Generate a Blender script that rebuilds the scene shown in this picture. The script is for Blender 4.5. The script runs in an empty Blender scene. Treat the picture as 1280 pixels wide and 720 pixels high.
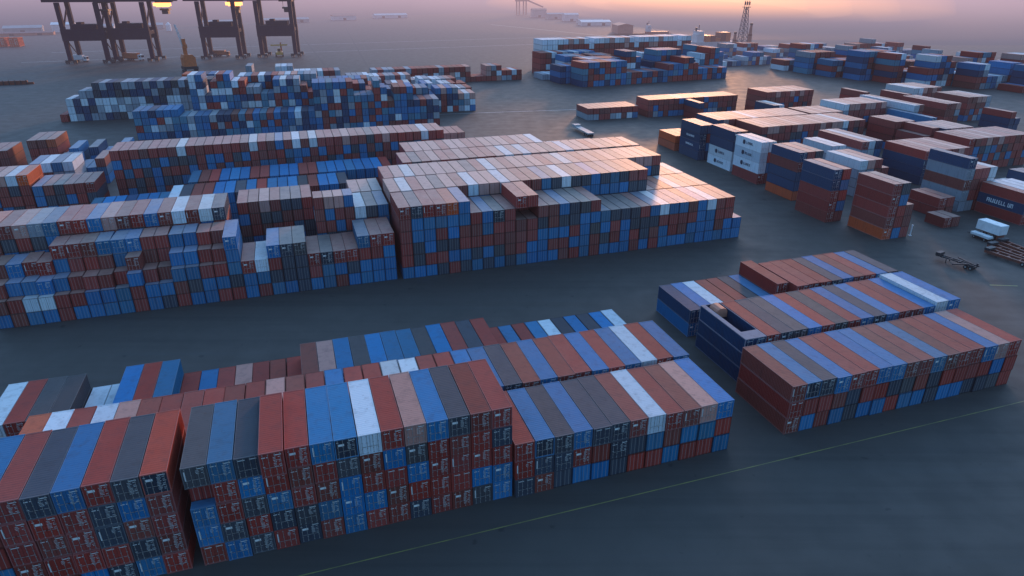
import bpy, bmesh, math, random
import numpy as np
from mathutils import Vector, Matrix

random.seed(11)
R = math.radians
scene = bpy.context.scene
COL = scene.collection

# ------------------------------------------------------------------ camera
CAM_H = 56.8
FPX = 832.0                      # focal length in pixels of a 1280 px wide frame
PITCH = math.atan((360 + 25) / FPX)
cam_data = bpy.data.cameras.new("camera")
cam_data.sensor_width = 36.0
cam_data.lens = FPX / 1280 * 36.0
cam_data.clip_start = 0.5
cam_data.clip_end = 30000
cam = bpy.data.objects.new("camera", cam_data)
COL.objects.link(cam)
cam.location = (0, 0, CAM_H)
cam.rotation_euler = (math.pi / 2 - PITCH, 0, 0)
scene.camera = cam

# ------------------------------------------------------------------ yard grid (u along the rows, v away from the front lane)
YAW = R(18.0)
OX, OY = 0.28, 62.7
CU, SU = math.cos(YAW), math.sin(YAW)
def yard(u, v, z=0.0):
    return Vector((OX + u * CU - v * SU, OY + u * SU + v * CU, z))

# ------------------------------------------------------------------ helpers
def tag(o, label=None, cat=None, group=None, kind=None):
    if label: o['label'] = label
    if cat: o['category'] = cat
    if group: o['group'] = group
    if kind: o['kind'] = kind
    return o

def link(name, me, parent=None):
    o = bpy.data.objects.new(name, me)
    COL.objects.link(o)
    if parent is not None:
        o.parent = parent
    return o

def empty(name, loc=(0, 0, 0), rz=0.0):
    o = link(name, None)
    o.location = loc
    o.rotation_euler = (0, 0, rz)
    o.empty_display_size = 0.5
    return o

class MB:
    """collects simple solids and builds ONE mesh object"""
    def __init__(self):
        self.bm = bmesh.new()
    def box(self, x0, x1, y0, y1, z0, z1, mi=0):
        vs = [self.bm.verts.new(p) for p in ((x0, y0, z0), (x1, y0, z0), (x1, y1, z0), (x0, y1, z0),
                                             (x0, y0, z1), (x1, y0, z1), (x1, y1, z1), (x0, y1, z1))]
        for f in ((0, 3, 2, 1), (4, 5, 6, 7), (0, 1, 5, 4), (1, 2, 6, 5), (2, 3, 7, 6), (3, 0, 4, 7)):
            self.bm.faces.new([vs[i] for i in f]).material_index = mi
        return vs
    def beam(self, a, b, w, h=None, mi=0):
        h = h or w
        a, b = Vector(a), Vector(b)
        d = (b - a).normalized()
        up = Vector((0, 0, 1)) if abs(d.z) < 0.95 else Vector((0, 1, 0))
        s = d.cross(up).normalized()
        t = s.cross(d).normalized()
        vs = []
        for p in (a, b):
            for i, j in ((-1, -1), (1, -1), (1, 1), (-1, 1)):
                vs.append(self.bm.verts.new(p + s * (i * w / 2) + t * (j * h / 2)))
        for f in ((3, 2, 1, 0), (4, 5, 6, 7), (0, 1, 5, 4), (1, 2, 6, 5), (2, 3, 7, 6), (3, 0, 4, 7)):
            self.bm.faces.new([vs[i] for i in f]).material_index = mi
    def tube(self, a, b, r0, r1=None, n=10, mi=0):
        r1 = r0 if r1 is None else r1
        a, b = Vector(a), Vector(b)
        d = (b - a).normalized()
        up = Vector((0, 0, 1)) if abs(d.z) < 0.95 else Vector((0, 1, 0))
        s = d.cross(up).normalized()
        t = s.cross(d).normalized()
        rings = []
        for p, r in ((a, r0), (b, r1)):
            rings.append([self.bm.verts.new(p + s * (r * math.cos(2 * math.pi * k / n)) + t * (r * math.sin(2 * math.pi * k / n))) for k in range(n)])
        for k in range(n):
            self.bm.faces.new((rings[0][k], rings[0][(k + 1) % n], rings[1][(k + 1) % n], rings[1][k])).material_index = mi
        self.bm.faces.new(rings[0][::-1]).material_index = mi
        self.bm.faces.new(rings[1]).material_index = mi
    def prism(self, outline, y0, y1, mi=0):
        """outline in (x, z), extruded along y"""
        a = [self.bm.verts.new((x, y0, z)) for x, z in outline]
        b = [self.bm.verts.new((x, y1, z)) for x, z in outline]
        n = len(outline)
        for k in range(n):
            self.bm.faces.new((a[k], a[(k + 1) % n], b[(k + 1) % n], b[k])).material_index = mi
        self.bm.faces.new(a[::-1]).material_index = mi
        self.bm.faces.new(b).material_index = mi
    def mesh(self, name, mats, bevel=0.0):
        if bevel:
            bmesh.ops.bevel(self.bm, geom=self.bm.edges[:], offset=bevel, segments=1, affect='EDGES', clamp_overlap=True)
        bmesh.ops.recalc_face_normals(self.bm, faces=self.bm.faces[:])
        me = bpy.data.meshes.new(name)
        self.bm.to_mesh(me)
        self.bm.free()
        for m in (mats if isinstance(mats, (list, tuple)) else [mats]):
            me.materials.append(m)
        return me
    def build(self, name, mats, parent=None, bevel=0.0):
        return link(name, self.mesh(name, mats, bevel), parent)

# ------------------------------------------------------------------ materials
def new_mat(name):
    m = bpy.data.materials.new(name)
    m.use_nodes = True
    nt = m.node_tree
    bsdf = nt.nodes["Principled BSDF"]
    return m, nt, bsdf

def N(nt, typ, **kw):
    n = nt.nodes.new(typ)
    for k, v in kw.items():
        setattr(n, k, v)
    return n

def mix(nt, fac, a, b, blend='MIX'):
    n = nt.nodes.new('ShaderNodeMix')
    n.data_type = 'RGBA'
    n.blend_type = blend
    for sock, val in ((n.inputs[0], fac), (n.inputs[6], a), (n.inputs[7], b)):
        if hasattr(val, 'is_linked') or isinstance(val, bpy.types.NodeSocket):
            nt.links.new(val, sock)
        elif isinstance(val, (int, float)):
            sock.default_value = val
        else:
            sock.default_value = (*val, 1.0)
    return n.outputs[2]

def mth(nt, op, a, b=None, c=None):
    n = nt.nodes.new('ShaderNodeMath')
    n.operation = op
    for i, v in enumerate((a, b, c)):
        if v is None: continue
        if isinstance(v, bpy.types.NodeSocket): nt.links.new(v, n.inputs[i])
        else: n.inputs[i].default_value = v
    return n.outputs[0]

def noise(nt, vec, scale, detail=3.0, rough=0.55):
    n = nt.nodes.new('ShaderNodeTexNoise')
    n.inputs['Scale'].default_value = scale
    n.inputs['Detail'].default_value = detail
    n.inputs['Roughness'].default_value = rough
    if vec is not None: nt.links.new(vec, n.inputs['Vector'])
    return n.outputs['Fac']

def ramp(nt, fac, lo, hi, a=0.0, b=1.0):
    n = nt.nodes.new('ShaderNodeMapRange')
    nt.links.new(fac, n.inputs['Value'])
    n.inputs['From Min'].default_value = lo
    n.inputs['From Max'].default_value = hi
    n.inputs['To Min'].default_value = a
    n.inputs['To Max'].default_value = b
    n.clamp = True
    return n.outputs['Result']

def paint(name, color, rough=0.5, var=0.35, scale=0.6, metallic=0.0, dirt=(0.06, 0.05, 0.045)):
    """worn paint: base colour, dirt blotches, roughness variation"""
    m, nt, b = new_mat(name)
    tc = N(nt, 'ShaderNodeTexCoord')
    f = ramp(nt, noise(nt, tc.outputs['Object'], scale, 5), 0.42, 0.78)
    c = mix(nt, mth(nt, 'MULTIPLY', f, var), color, dirt)
    nt.links.new(c, b.inputs['Base Color'])
    b.inputs['Roughness'].default_value = rough
    b.inputs['Metallic'].default_value = metallic
    return m

# paint of a container: the colour is the object's own colour (or a colour attribute for the merged far ones)
def container_paint(name, attr):
    m, nt, b = new_mat(name)
    geo = N(nt, 'ShaderNodeNewGeometry')
    pos = geo.outputs['Position']
    if attr:
        a = N(nt, 'ShaderNodeAttribute'); a.attribute_name = 'tint'
        base = a.outputs['Color']; dust_sheen = a.outputs['Alpha']
    else:
        oi = N(nt, 'ShaderNodeObjectInfo')
        base = oi.outputs['Color']; dust_sheen = oi.outputs['Alpha']
    sep = N(nt, 'ShaderNodeSeparateXYZ'); nt.links.new(geo.outputs['Normal'], sep.inputs[0])
    up = ramp(nt, sep.outputs['Z'], 0.55, 0.85)
    big = noise(nt, pos, 0.35, 4)
    fine = noise(nt, pos, 2.3, 6, 0.65)
    # rain streaks: noise stretched vertically
    mp = N(nt, 'ShaderNodeMapping'); mp.inputs['Scale'].default_value = (3.0, 3.0, 0.25)
    nt.links.new(pos, mp.inputs['Vector'])
    streak = ramp(nt, noise(nt, mp.outputs[0], 1.0, 4), 0.52, 0.8)
    side = mth(nt, 'SUBTRACT', 1.0, up)
    c = mix(nt, mth(nt, 'MULTIPLY', mth(nt, 'MULTIPLY', streak, side), 0.4), base, (0.035, 0.022, 0.018))
    roof_dust_sheen = mth(nt, 'MULTIPLY', mth(nt, 'MULTIPLY', up, ramp(nt, big, 0.25, 0.75, 0.65, 1.1)), dust_sheen)
    c = mix(nt, roof_dust_sheen, c, (0.52, 0.355, 0.285))  # roof dust that also carries the warm sky sheen as painted colour
    stain = mth(nt, 'MULTIPLY', mth(nt, 'MULTIPLY', up, ramp(nt, noise(nt, pos, 0.9, 6, 0.62), 0.50, 0.72)), 0.30)
    c = mix(nt, stain, c, (0.055, 0.050, 0.052))
    rust = mth(nt, 'MULTIPLY', ramp(nt, fine, 0.60, 0.74), 0.45)
    c = mix(nt, rust, c, (0.10, 0.045, 0.028))
    if attr:
        # corrugation and door gear of the small far containers, laid out in metres on each face
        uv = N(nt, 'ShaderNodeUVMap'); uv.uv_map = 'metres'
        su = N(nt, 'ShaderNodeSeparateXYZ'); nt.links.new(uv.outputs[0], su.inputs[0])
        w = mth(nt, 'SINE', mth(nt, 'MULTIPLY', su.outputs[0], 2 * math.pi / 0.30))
        kd = N(nt, 'ShaderNodeAttribute'); kd.attribute_name = 'door'
        x = mth(nt, 'ABSOLUTE', mth(nt, 'SUBTRACT', mth(nt, 'ABSOLUTE', mth(nt, 'SUBTRACT', su.outputs[0], 1.22)), 0.55))
        bar = mth(nt, 'LESS_THAN', mth(nt, 'ABSOLUTE', mth(nt, 'SUBTRACT', x, 0.25)), 0.035)
        c = mix(nt, mth(nt, 'MULTIPLY', mth(nt, 'MULTIPLY', bar, kd.outputs['Fac']), 0.55), c, (0.30, 0.28, 0.26))
        rim = mth(nt, 'LESS_THAN', mth(nt, 'ABSOLUTE', mth(nt, 'SUBTRACT', su.outputs[0], 1.22)), 0.03)
        c = mix(nt, mth(nt, 'MULTIPLY', mth(nt, 'MULTIPLY', rim, kd.outputs['Fac']), 0.8), c, (0.01, 0.01, 0.012))
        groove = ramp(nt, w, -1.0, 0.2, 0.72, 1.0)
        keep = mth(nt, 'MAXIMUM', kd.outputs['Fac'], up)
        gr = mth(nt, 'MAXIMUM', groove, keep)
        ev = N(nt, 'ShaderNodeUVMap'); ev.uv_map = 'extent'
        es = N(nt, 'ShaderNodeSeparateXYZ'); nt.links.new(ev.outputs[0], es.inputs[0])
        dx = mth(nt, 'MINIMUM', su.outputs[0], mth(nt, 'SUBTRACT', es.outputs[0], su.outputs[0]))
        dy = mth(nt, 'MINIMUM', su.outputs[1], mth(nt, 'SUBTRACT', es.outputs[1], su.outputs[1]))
        gr = mth(nt, 'MULTIPLY', gr, ramp(nt, mth(nt, 'MINIMUM', dx, dy), 0.02, 0.16, 0.35, 1.0))  # darker face edges: shade of the gaps between containers painted into the colour
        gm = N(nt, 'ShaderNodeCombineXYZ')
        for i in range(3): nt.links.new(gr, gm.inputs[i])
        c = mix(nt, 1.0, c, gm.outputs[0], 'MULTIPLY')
    nt.links.new(c, b.inputs['Base Color'])
    nt.links.new(mth(nt, 'ADD', ramp(nt, fine, 0.3, 0.8, 0.44, 0.60), mth(nt, 'MULTIPLY', up, ramp(nt, dust_sheen, 0.10, 0.5, 0.32, 0.10))), b.inputs['Roughness'])
    nt.links.new(ramp(nt, dust_sheen, 0.12, 0.5, 0.10, 0.46), b.inputs['Specular IOR Level'])
    return m

M_BOX = container_paint("container_paint", False)
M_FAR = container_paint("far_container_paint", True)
M_BAR = paint("galvanised_steel", (0.42, 0.40, 0.38), 0.45, 0.5, 1.5, 0.4)
M_MARK = paint("white_stencil", (0.72, 0.72, 0.70), 0.6, 0.3, 3.0)
M_DARK = paint("dark_rubber_seal", (0.012, 0.012, 0.014), 0.7, 0.2, 2.0)
M_WHITE = paint("white_vehicle_paint", (0.72, 0.73, 0.75), 0.4, 0.25, 0.8)
M_TYRE = paint("tyre_rubber", (0.018, 0.018, 0.02), 0.85, 0.2, 3.0)
M_GLASS, _nt, _b = new_mat("vehicle_glass")
_b.inputs['Base Color'].default_value = (0.02, 0.025, 0.03, 1); _b.inputs['Roughness'].default_value = 0.08
M_CRANE = paint("crane_blue_paint", (0.008, 0.010, 0.030), 0.8, 0.3, 0.2)
M_RUST = paint("rusty_red_steel", (0.22, 0.055, 0.03), 0.6, 0.5, 0.8)
M_BLACKSTEEL = paint("black_steel", (0.025, 0.025, 0.03), 0.55, 0.4, 0.8)
M_YELLOW = paint("machine_yellow", (0.55, 0.30, 0.04), 0.45, 0.35, 0.8)
M_ORANGE = paint("machine_orange", (0.55, 0.14, 0.04), 0.45, 0.35, 0.8)
M_GREY = paint("grey_cladding", (0.36, 0.36, 0.37), 0.6, 0.3, 0.15)
M_PALE = paint("pale_cladding", (0.62, 0.62, 0.64), 0.6, 0.25, 0.15)
M_BROWN = paint("brown_cladding", (0.42, 0.17, 0.12), 0.6, 0.3, 0.15)
M_MAST = paint('mast_grey', (0.16, 0.12, 0.13), 0.7, 0.3, 0.3)
M_HULL = paint("hull_red", (0.20, 0.05, 0.04), 0.5, 0.3, 0.1)
for m_ in (M_CRANE,): m_.node_tree.nodes['Principled BSDF'].inputs['Specular IOR Level'].default_value = 0.15
M_LAMP, _nt, _b = new_mat("sodium_lamp_glass")
_b.inputs['Base Color'].default_value = (0.8, 0.4, 0.12, 1)
_b.inputs['Emission Color'].default_value = (1.0, 0.38, 0.10, 1)
_b.inputs['Emission Strength'].default_value = 3.2

PAL = {
    'r': ((0.310, 0.046, 0.036), 'rust red'),
    'R': ((0.38, 0.060, 0.038), 'rust red'),          # red with dark doors
    'b': ((0.002, 0.160, 0.360), 'blue'),
    'B': ((0.004, 0.172, 0.355), 'blue'),              # blue with dark doors
    'n': ((0.042, 0.058, 0.080), 'charcoal'),
    'd': ((0.010, 0.052, 0.120), 'navy blue'),
    'w': ((0.62, 0.68, 0.74), 'white'),
    'W': ((0.62, 0.68, 0.74), 'white'),
    'p': ((0.50, 0.255, 0.215), 'salmon pink'),
    'o': ((0.56, 0.095, 0.030), 'orange red'),
    'g': ((0.27, 0.31, 0.36), 'grey'),
    't': ((0.05, 0.20, 0.30), 'teal'),
}
DOORDARK = (0.025, 0.04, 0.06)

# ------------------------------------------------------------------ LAYOUT OF THE CONTAINER YARD
BLOCKS = []
def rc(rng, n, top=None, w='rrrbbbnnn'):
    s = ''.join(rng.choice(w) for _ in range(n))
    return (s[:-1] + top) if top else s

def block(name, phrase, u0, v0, cols, pitch=2.47, L=11.2, h=2.6, yaw=0.0, mods=None, scale=1.0):
    BLOCKS.append(dict(name=name, phrase=phrase, u0=u0, v0=v0, cols=cols, pitch=pitch, L=L, h=h, yaw=R(yaw), mods=mods or {}, scale=scale))

rg = random.Random(5)
# --- front row
block('L', 'lower left corner block', -35.9 - 9 * 2.52, 0.2,
      ['rrrbr', 'rbrrn', 'rbrrb', 'nrrrr', 'rrrrn', 'brrrb', 'nrnnr', 'bnrbn', 'rrrrR'], 2.52)
block('C1', 'tall front row', -34.8, 0.1,
      ['rbbrn', 'bnrrb', 'nrnbn', 'rnbrr', 'nnrrr', 'rbrrb', 'bbbnB', 'rbrrw', 'rrrbr', 'nrbnp', 'rrrrb', 'rrrrn', 'nbrrr', 'bbrnr'], 2.471,
      mods={(0, 3): dict(dv=1.2, L=9.9), (3, 4): dict(dv=-0.7, hs=1.18)})
block('C2', 'low front row', 0.0, -0.3,
      ['nrr', 'rnB', 'nnn', 'brb', 'brn', 'nnn', 'rnr', 'rbw', 'brr', 'rbr', 'rbp', 'brb'], 2.483)
# --- second row
dtop = list('owrwprrrrrrprrbrrwwrrbbnrbrrbrbwrb')
block('D', 'second row', 30.4 - len(dtop) * 2.53, 12.6, [rc(rg, 3, t, 'rrbn') for t in dtop], 2.53, 11.2, yaw=-0.6)
# --- third row
block('E', 'third row, two high', -23.2, 26.1, [rc(rg, 2, t) for t in 'rpbnbbbnbrnr'], 2.48, 10.9)
block('E2', 'single layer third row', 6.8, 26.6, [t for t in 'rbrbwnbnbw'], 2.42, 11.1)
block('E3', 'third row at the lane', -62.5, 27.0, [rc(rg, 2, t) for t in 'wrnn'], 2.45, 10.8)
block('E4', 'low end of third row', -52.6, 27.6, ['w', 'w', rc(rg, 2, 'b'), rc(rg, 2, 'r'), rc(rg, 2, 'b'), 'r', 'b', 'r', 'p', 'r', 'r', 'r'], 2.46, 10.4)
# --- right front blocks
block('R', 'right front block', 38.9, -0.1,
      ['rrr', 'brB', 'rrn', 'brb', 'nnr', 'brr', 'brb', 'rnb', 'bnr', 'brr', 'nnb', 'brr', 'brr', 'nrr', 'nrb', 'nbp', 'rrr'], 2.435, 11.2)
block('R2', 'block with the open blue container', 44.6, 12.9,
      [rc(rg, 3, t, 'rbn') for t in 'rnnbrnrbnbrrbwb'], 2.56, 12.2, mods={(13, 2): dict(hs=1.22), (14, 2): dict(hs=1.22)})
block('R2a', 'stack under the open blue container', 40.7, 12.7, ['dd'], 3.8, 12.4)
block('R3', 'low end of backmost right block', 41.1, 28.2, [rc(rg, 2, t) for t in 'dbwrrnb'] + ['rbr'], 2.48, 11.0)
block('R3b', 'backmost right block', 61.2, 26.4, [rc(rg, 3, t) for t in 'rrrnbrrbn'], 2.51, 11.2)
# --- big central block, three deep
m1 = ['brrrnr', 'bnnbbn', 'brbbbr', 'nrnnbr', 'rbnbbo', 'nnrrbn', 'nnrrr', 'nnrnn', 'nnnrn', 'nrrrr', 'bnrrrr', 'bnrrrr',
      'bbbnr', 'bnbrr', 'nrbnn', 'nnrnn', 'bbbbn', 'rrnbr', 'bnnb', 'bnrn', 'bnnn', 'rrnn', 'bnnn', 'rrnn', 'bbrw', 'brrb', 'brrb',
      'nbrr', 'nbnn', 'bbbw', 'brrr', 'bbrr', 'bn']
q_ = random.Random(77)
m1 = [''.join((q_.choice('nnnbbbr') if ch == 'n' else ch) for ch in c_) for c_ in m1]
m2top = list('pwrpnprwppwprrppwrpppprrp')
m2 = [rc(rg, 6, m2top[i]) for i in range(25)]
for i, s in ((14, 'b'), (15, 'n'), (16, 'w'), (17, 'n'), (18, 'n'), (19, 'b'), (20, 'n'), (21, 'b'), (22, 'n'), (23, 'r'), (24, 'r')):
    m2[i] = m2[i][:4] + random.Random(i).choice('bn') + s
m2 += [rc(rg, 4, t) for t in 'prowprp']
m3 = [rc(rg, 6, rg.choice('ppprpwrpn')) for i in range(29)] + [rc(rg, 4, t) for t in 'ppw']
block('M', 'front of big central block', -2.0, 68.3, m1, 2.48, 11.1, mods={(10, 4): dict(dv=5.6, L=5.4), (11, 4): dict(dv=5.6, L=5.4), (10, 5): dict(dv=-0.2), (11, 5): dict(dv=-0.2)})
block('M2', 'middle of big central block', -2.0, 79.7, m2, 2.48, 11.2)
block('M3', 'rear of big central block', -1.6, 91.2, m3, 2.47, 11.2)
block('N1', 'row behind big central block', 4.9, 103.9, [rc(rg, 6, rg.choice('prpprwpn')) for i in range(27)], 2.43, 11.2)
block('N2', 'rearmost row of central block', 7.6, 115.5, [rc(rg, 6, rg.choice('pprprpp')) for i in range(15)] + [rc(rg, 6, 'w')] + [rc(rg, 5, rg.choice('ppwp')) for i in range(8)], 2.43, 11.4)
# --- left block
pm = {}
p1 = ['br', 'rr', 'bw', 'bw', 'rr', 'br', 'bb', 'bb', 'bb', 'rrb', 'bb', 'nb', 'rrb', 'bnb', 'bbr', 'rbr', 'rnbbb', 'bbr', 'rbw', 'bnrb',
      'bnnn', 'nnnn', 'brr', 'bbn', 'rbr', 'bnr', 'bbrb', 'bbrr', 'bbbr']
rp = random.Random(9)
for i in range(0, 16):
    up = ''.join(rp.choice(['rr', 'rb', 'br', 'rr', 'bb'])) if i not in (2, 3) else 'b'
    base = len(p1[i])
    lv4 = rp.choice('rrrrb')
    p1[i] = p1[i] + (up + lv4)[: (5 if i > 3 else 4) - base]
    for l in range(base, len(p1[i])):
        pm[(i, l)] = dict(dv=min(4.8, 1.4 + 2.9 * (l - base) + rp.uniform(-0.5, 0.5)), L=5.6, rz=rp.uniform(-2.0, 2.0), scaled=True)
block('P', 'jumbled left block', -74.6, 68.7, p1, 2.466, 10.6, mods=pm)
p2 = [rc(rg, 6, t, 'rrrbn') for t in 'oorpgbrrbprrbrwrwn']
block('P2', 'upper row of left block', -34.9 - 18 * 2.46, 79.7, p2, 2.46, 10.6)
block('P3', 'second row of left block', -33.6, 90.3, [rc(rg, 5, t, 'rrrbn') for t in 'rrprnnr'], 2.25, 10.6)
block('P3b', 'set back corner of left block', -17.8, 80.2, [rc(rg, 6, t, 'rrbn') for t in 'rppb'], 2.05, 5.2)
block('P3c', 'dark recess of left block', -17.8, 86.2, ['rnb', 'bnn', 'nrr', 'rbn'], 2.05, 10.6)
block('P4', 'raised three stack row', -9.6, 79.7, [rc(rg, 5, t) for t in 'wnb'], 2.42, 10.9)
block('P5', 'rear raised three stack row', -9.4, 91.0, [rc(rg, 5, t) for t in 'ppg'], 2.42, 10.9)
block('Q1', 'first sunken blue row', -50.0, 108.6, [rc(rg, 4, t) for t in 'wnrrbbnbrbbbnrbbn'], 2.46, 11.1)
block('Q2', 'second sunken blue row', -47.0, 121.2, [rc(rg, 4, t) for t in 'brrbbbrrbbbrrbbbbbbbr'], 2.46, 12.4)
block('Q3', 'blue heap in the hollow', -68.6, 113.0, [rc(rg, 3, t, 'bbng') for t in 'bbbdbbb'], 2.5, 10.8, yaw=1.5)
block('Q', 'long high row', -67.2, 140.3, [rc(rg, 6, t, 'rrnbb') for t in 'rrrrrrrwrrrrrrrwrrbrwrwrrrprrnrprrrrwrr'], 2.325, 11.6)
block('Q5', 'end of long high row', 24.6, 147.0, [rc(rg, 5, 'p') for i in range(3)], 2.4, 11.0)
# --- left edge
block('T1', 'left edge block', -83.3, 129.2, [rc(rg, 4, t, 'rrnb') for t in 'brnrrr'], 2.3, 11.4)
block('T2', 'tall left edge block', -101.0, 131.0, [rc(rg, 5, t, 'rrnb') for t in 'rprrpwo'], 2.42, 11.4)
block('T3', 'white topped stacks', -91.0, 154.6, [rc(rg, 4, t, 'rnbg') for t in 'bwbw'], 2.7, 11.4)
block('T4', 'red stack beyond', -101.2, 189.5, ['brrr', 'bbrr', 'nrro'], 2.7, 14.0)
block('T5', 'red stack at left', -118.5, 189.0, ['rrr', 'rro', 'rrr', 'rrr'], 2.9, 14.0)
block('T7', 'loose stacks at left', -89.0, 168.5, ['bbd', 'rbb', 'bb', 'rb', 'bbr'], 2.7, 12.0)
block('T8', 'loose stacks at left', -128.0, 170.0, ['rr', 'rbr', 'brr', 'rr', '.', 'bb'], 2.8, 13.0)
block('T6', 'loose blue stacks', -92.0, 186.0, ['bb', 'bbb', '.', 'rbd', 'nb', '.', 'rbb', 'd', 'bb'], 2.8, 13.0)
# --- distance, left and middle: the boxes read larger there
def mass(seed, n, lo, hi, w, taper=0.0):
    q = random.Random(seed)
    out, lv = [], q.randint(lo, hi)
    for i in range(n):
        if q.random() < 0.33: lv = q.randint(lo, hi)
        out.append(''.join(q.choice(w) for _ in range(max(1, min(lv, int(hi * (1 - taper * i / n) + .5))))))
    return out
gq = random.Random(91)
g1 = [3, 3, 4, 4] + [5] * 19
block('G1', 'grey stacks', -113.0, 284.0, [''.join(gq.choice('gwwgwngdw' if l < n - 2 or n < 5 else 'ndndgn') for l in range(n)) for n in g1], 2.9, 13.0, 3.2, yaw=-3, scale=1.15)
block('G1r', 'grey stacks', -116.5, 283.5, ['r'], 3.0, 12.0, 3.2, yaw=-3, scale=1.15)
block('G1b', 'grey stacks', -70.0, 301.0, mass(33, 12, 3, 6, 'gwndgwbr'), 2.9, 13.0, 3.2, yaw=-3, scale=1.15)
block('G2', 'front wall of far block', -78.0, 233.0, mass(3, 44, 3, 7, 'bbbbdrgbdtrw'), 2.7, 13.0, 2.75, yaw=-3.2, scale=1.1)
block('G2a', 'second wall of far block', -58.0, 246.5, mass(4, 36, 5, 8, 'bbdrwgbbwtrr', 0.45), 2.7, 13.0, 2.75, yaw=-3.2, scale=1.1)
block('G3', 'far heap', -40.0, 261.0, mass(6, 38, 3, 8, 'bgwrbdtwpr', 0.62), 2.75, 13.0, 2.75, yaw=-3.2, scale=1.1)
block('G4', 'far heap', -40.0, 276.5, mass(7, 39, 2, 7, 'bgwrrgwptw', 0.62), 2.75, 13.0, 2.75, yaw=-2.0, scale=1.1)
block('G5', 'far heap', -30.0, 292.5, mass(8, 36, 1, 7, 'wgwrrrgwpw', 0.62), 2.75, 13.0, 2.75, yaw=-1.0, scale=1.1)
block('G7', 'far heap', -20.0, 309.0, mass(88, 34, 1, 6, 'wgwrrrgbpw', 0.62), 2.75, 13.0, 2.75, yaw=0.0, scale=1.1)
block('G0', 'far orange pair', -70.0, 324.0, ['rrro', 'rrgr', 'rwrr', 'orrr', 'oroo'], 3.2, 13.0, 3.4, yaw=-3, scale=1.2)
block('G6', 'far red row', -28.0, 352.0, mass(9, 45, 1, 3, 'rrrpgwr'), 3.3, 13.0, 3.0, scale=1.25)
# --- distance, middle right
block('H1', 'far middle block', 143.0, 309.0, mass(12, 28, 2, 4, 'rrbbrdtrb'), 3.7, 15.0, 3.4, yaw=5.0, scale=1.4)
block('H2', 'far middle block', 136.0, 326.0, mass(13, 31, 2, 5, 'rbbdrtwbd'), 3.7, 15.0, 3.4, yaw=4.0, scale=1.4)
block('H3', 'far middle block', 132.0, 345.0, mass(14, 33, 1, 5, 'rrbbwtrdg'), 3.7, 15.0, 3.4, yaw=3.0, scale=1.4)
block('H4', 'far red wall', 146.0, 385.0, ['wwwwww' if i < 3 else ''.join(random.Random(i * 7 + k).choice('rrrrrp') for k in range(5 if i % 9 else 4)) + random.Random(i).choice('wwpw') for i in range(30)], 3.9, 16.0, 3.4, yaw=2.0, scale=1.5)
block('H5', 'far red wall', 138.0, 366.0, mass(15, 10, 2, 4, 'rrwbg'), 3.9, 15.0, 3.5, yaw=2.0, scale=1.5)
# --- distance, right
for k, (uu, vv, nn, sd, lo, hi) in enumerate(((306, 338, 4, 21, 2, 3), (309, 318, 5, 22, 2, 4), (312, 300, 6, 23, 2, 4), (318, 282, 7, 24, 2, 5), (325, 265, 8, 25, 2, 5),
                                              (333, 248, 9, 26, 2, 5), (352, 232, 11, 27, 2, 4), (365, 214, 11, 28, 1, 4))):
    block('J%d' % k, 'far right field', uu, vv, mass(sd, nn, lo, hi, 'rbbdrgwtrb'), 4.0, 14.5, 3.4, scale=1.4)
for k, (uu, vv, nn, sd) in enumerate(((330, 352, 9, 81), (336, 330, 8, 82), (352, 306, 8, 83), (362, 288, 9, 84), (376, 268, 9, 85), (392, 250, 8, 86), (372, 372, 12, 87), (392, 340, 12, 88), (408, 300, 12, 89), (424, 268, 10, 90))):
    block('Y%d' % k, 'far right field', uu, vv, mass(sd, nn, 1, 5, 'rbwgwgtrbp'), 3.6, 13.0, 3.1, scale=1.3)
for k, (uu, vv, nn, sd) in enumerate(((282, 392, 7, 101), (300, 374, 7, 102), (308, 410, 9, 103), (322, 392, 9, 104), (345, 412, 12, 105), (352, 392, 12, 106), (430, 320, 14, 107), (456, 292, 14, 108), (418, 378, 16, 110), (413, 222, 10, 111))):
    block('Z%d' % k, 'far right field', uu, vv, mass(sd, nn, 1, 4, 'wgwrbgwtrbp'), 3.2, 12.5, 2.9, scale=1.2)
block('J9', 'far right field', 260, 372, mass(61, 9, 1, 3, 'bdgwgb'), 4.0, 15.0, 3.4, scale=1.4)
# --- right field
block('S1', 'red corner tower', 111.3, 55.9, ['orrrr', 'brrbn', 'rrr'], 2.55, 11.2, 2.75)
block('S2', 'blue and red tower', 107.4, 70.6, ['rrrdd', 'rbrbr'], 2.6, 11.6, 2.75)
block('S3', 'banded blue red tower', 111.6, 88.6, ['oddrd', 'rrnbr', 'rbrrn'], 2.7, 11.9, 2.75)
block('S4', 'stack of white lettered containers', 112.6, 106.0, ['rWWW', 'rbrw'], 2.7, 12.8, 3.2)
block('S5', 'navy and white stack', 113.9, 121.6, ['WWdd', 'ggbr', 'rrr', 'rrr'], 2.6, 13.2, 3.2)
block('S6', 'navy stack with two lettered bands', 111.8, 137.3, ['dDDd', 'dbrd', 'rrb'], 2.7, 12.6, 3.0)
block('S7', 'orange stack at lane end', 111.6, 152.3, ['oo', 'ro', 'oo'], 2.9, 12.2, 2.75)
block('A', 'long flat roofed row', 128.0, 151.5, ['bbdd'] + [rc(rg, 4, rg.choice('ppprpw')) for i in range(15)], 2.5, 14.4)
block('Bq', 'second long flat roofed row', 135.0, 135.4, [rc(rg, 4, rg.choice('pprrp')) for i in range(14)] + [rc(rg, 4, 'w')] + [rc(rg, 4, 'r') for i in range(3)], 2.5, 15.2)
block('B2', 'rear of second long row', 169.8, 151.8, [rc(rg, 4, rg.choice('ppr')) for i in range(6)], 2.5, 14.0)
block('X', 'pale blue ended block', 131.2, 86.4, ['gggw', 'rrgp', 'rbrr', 'rrr'], 2.75, 13.6)
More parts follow.
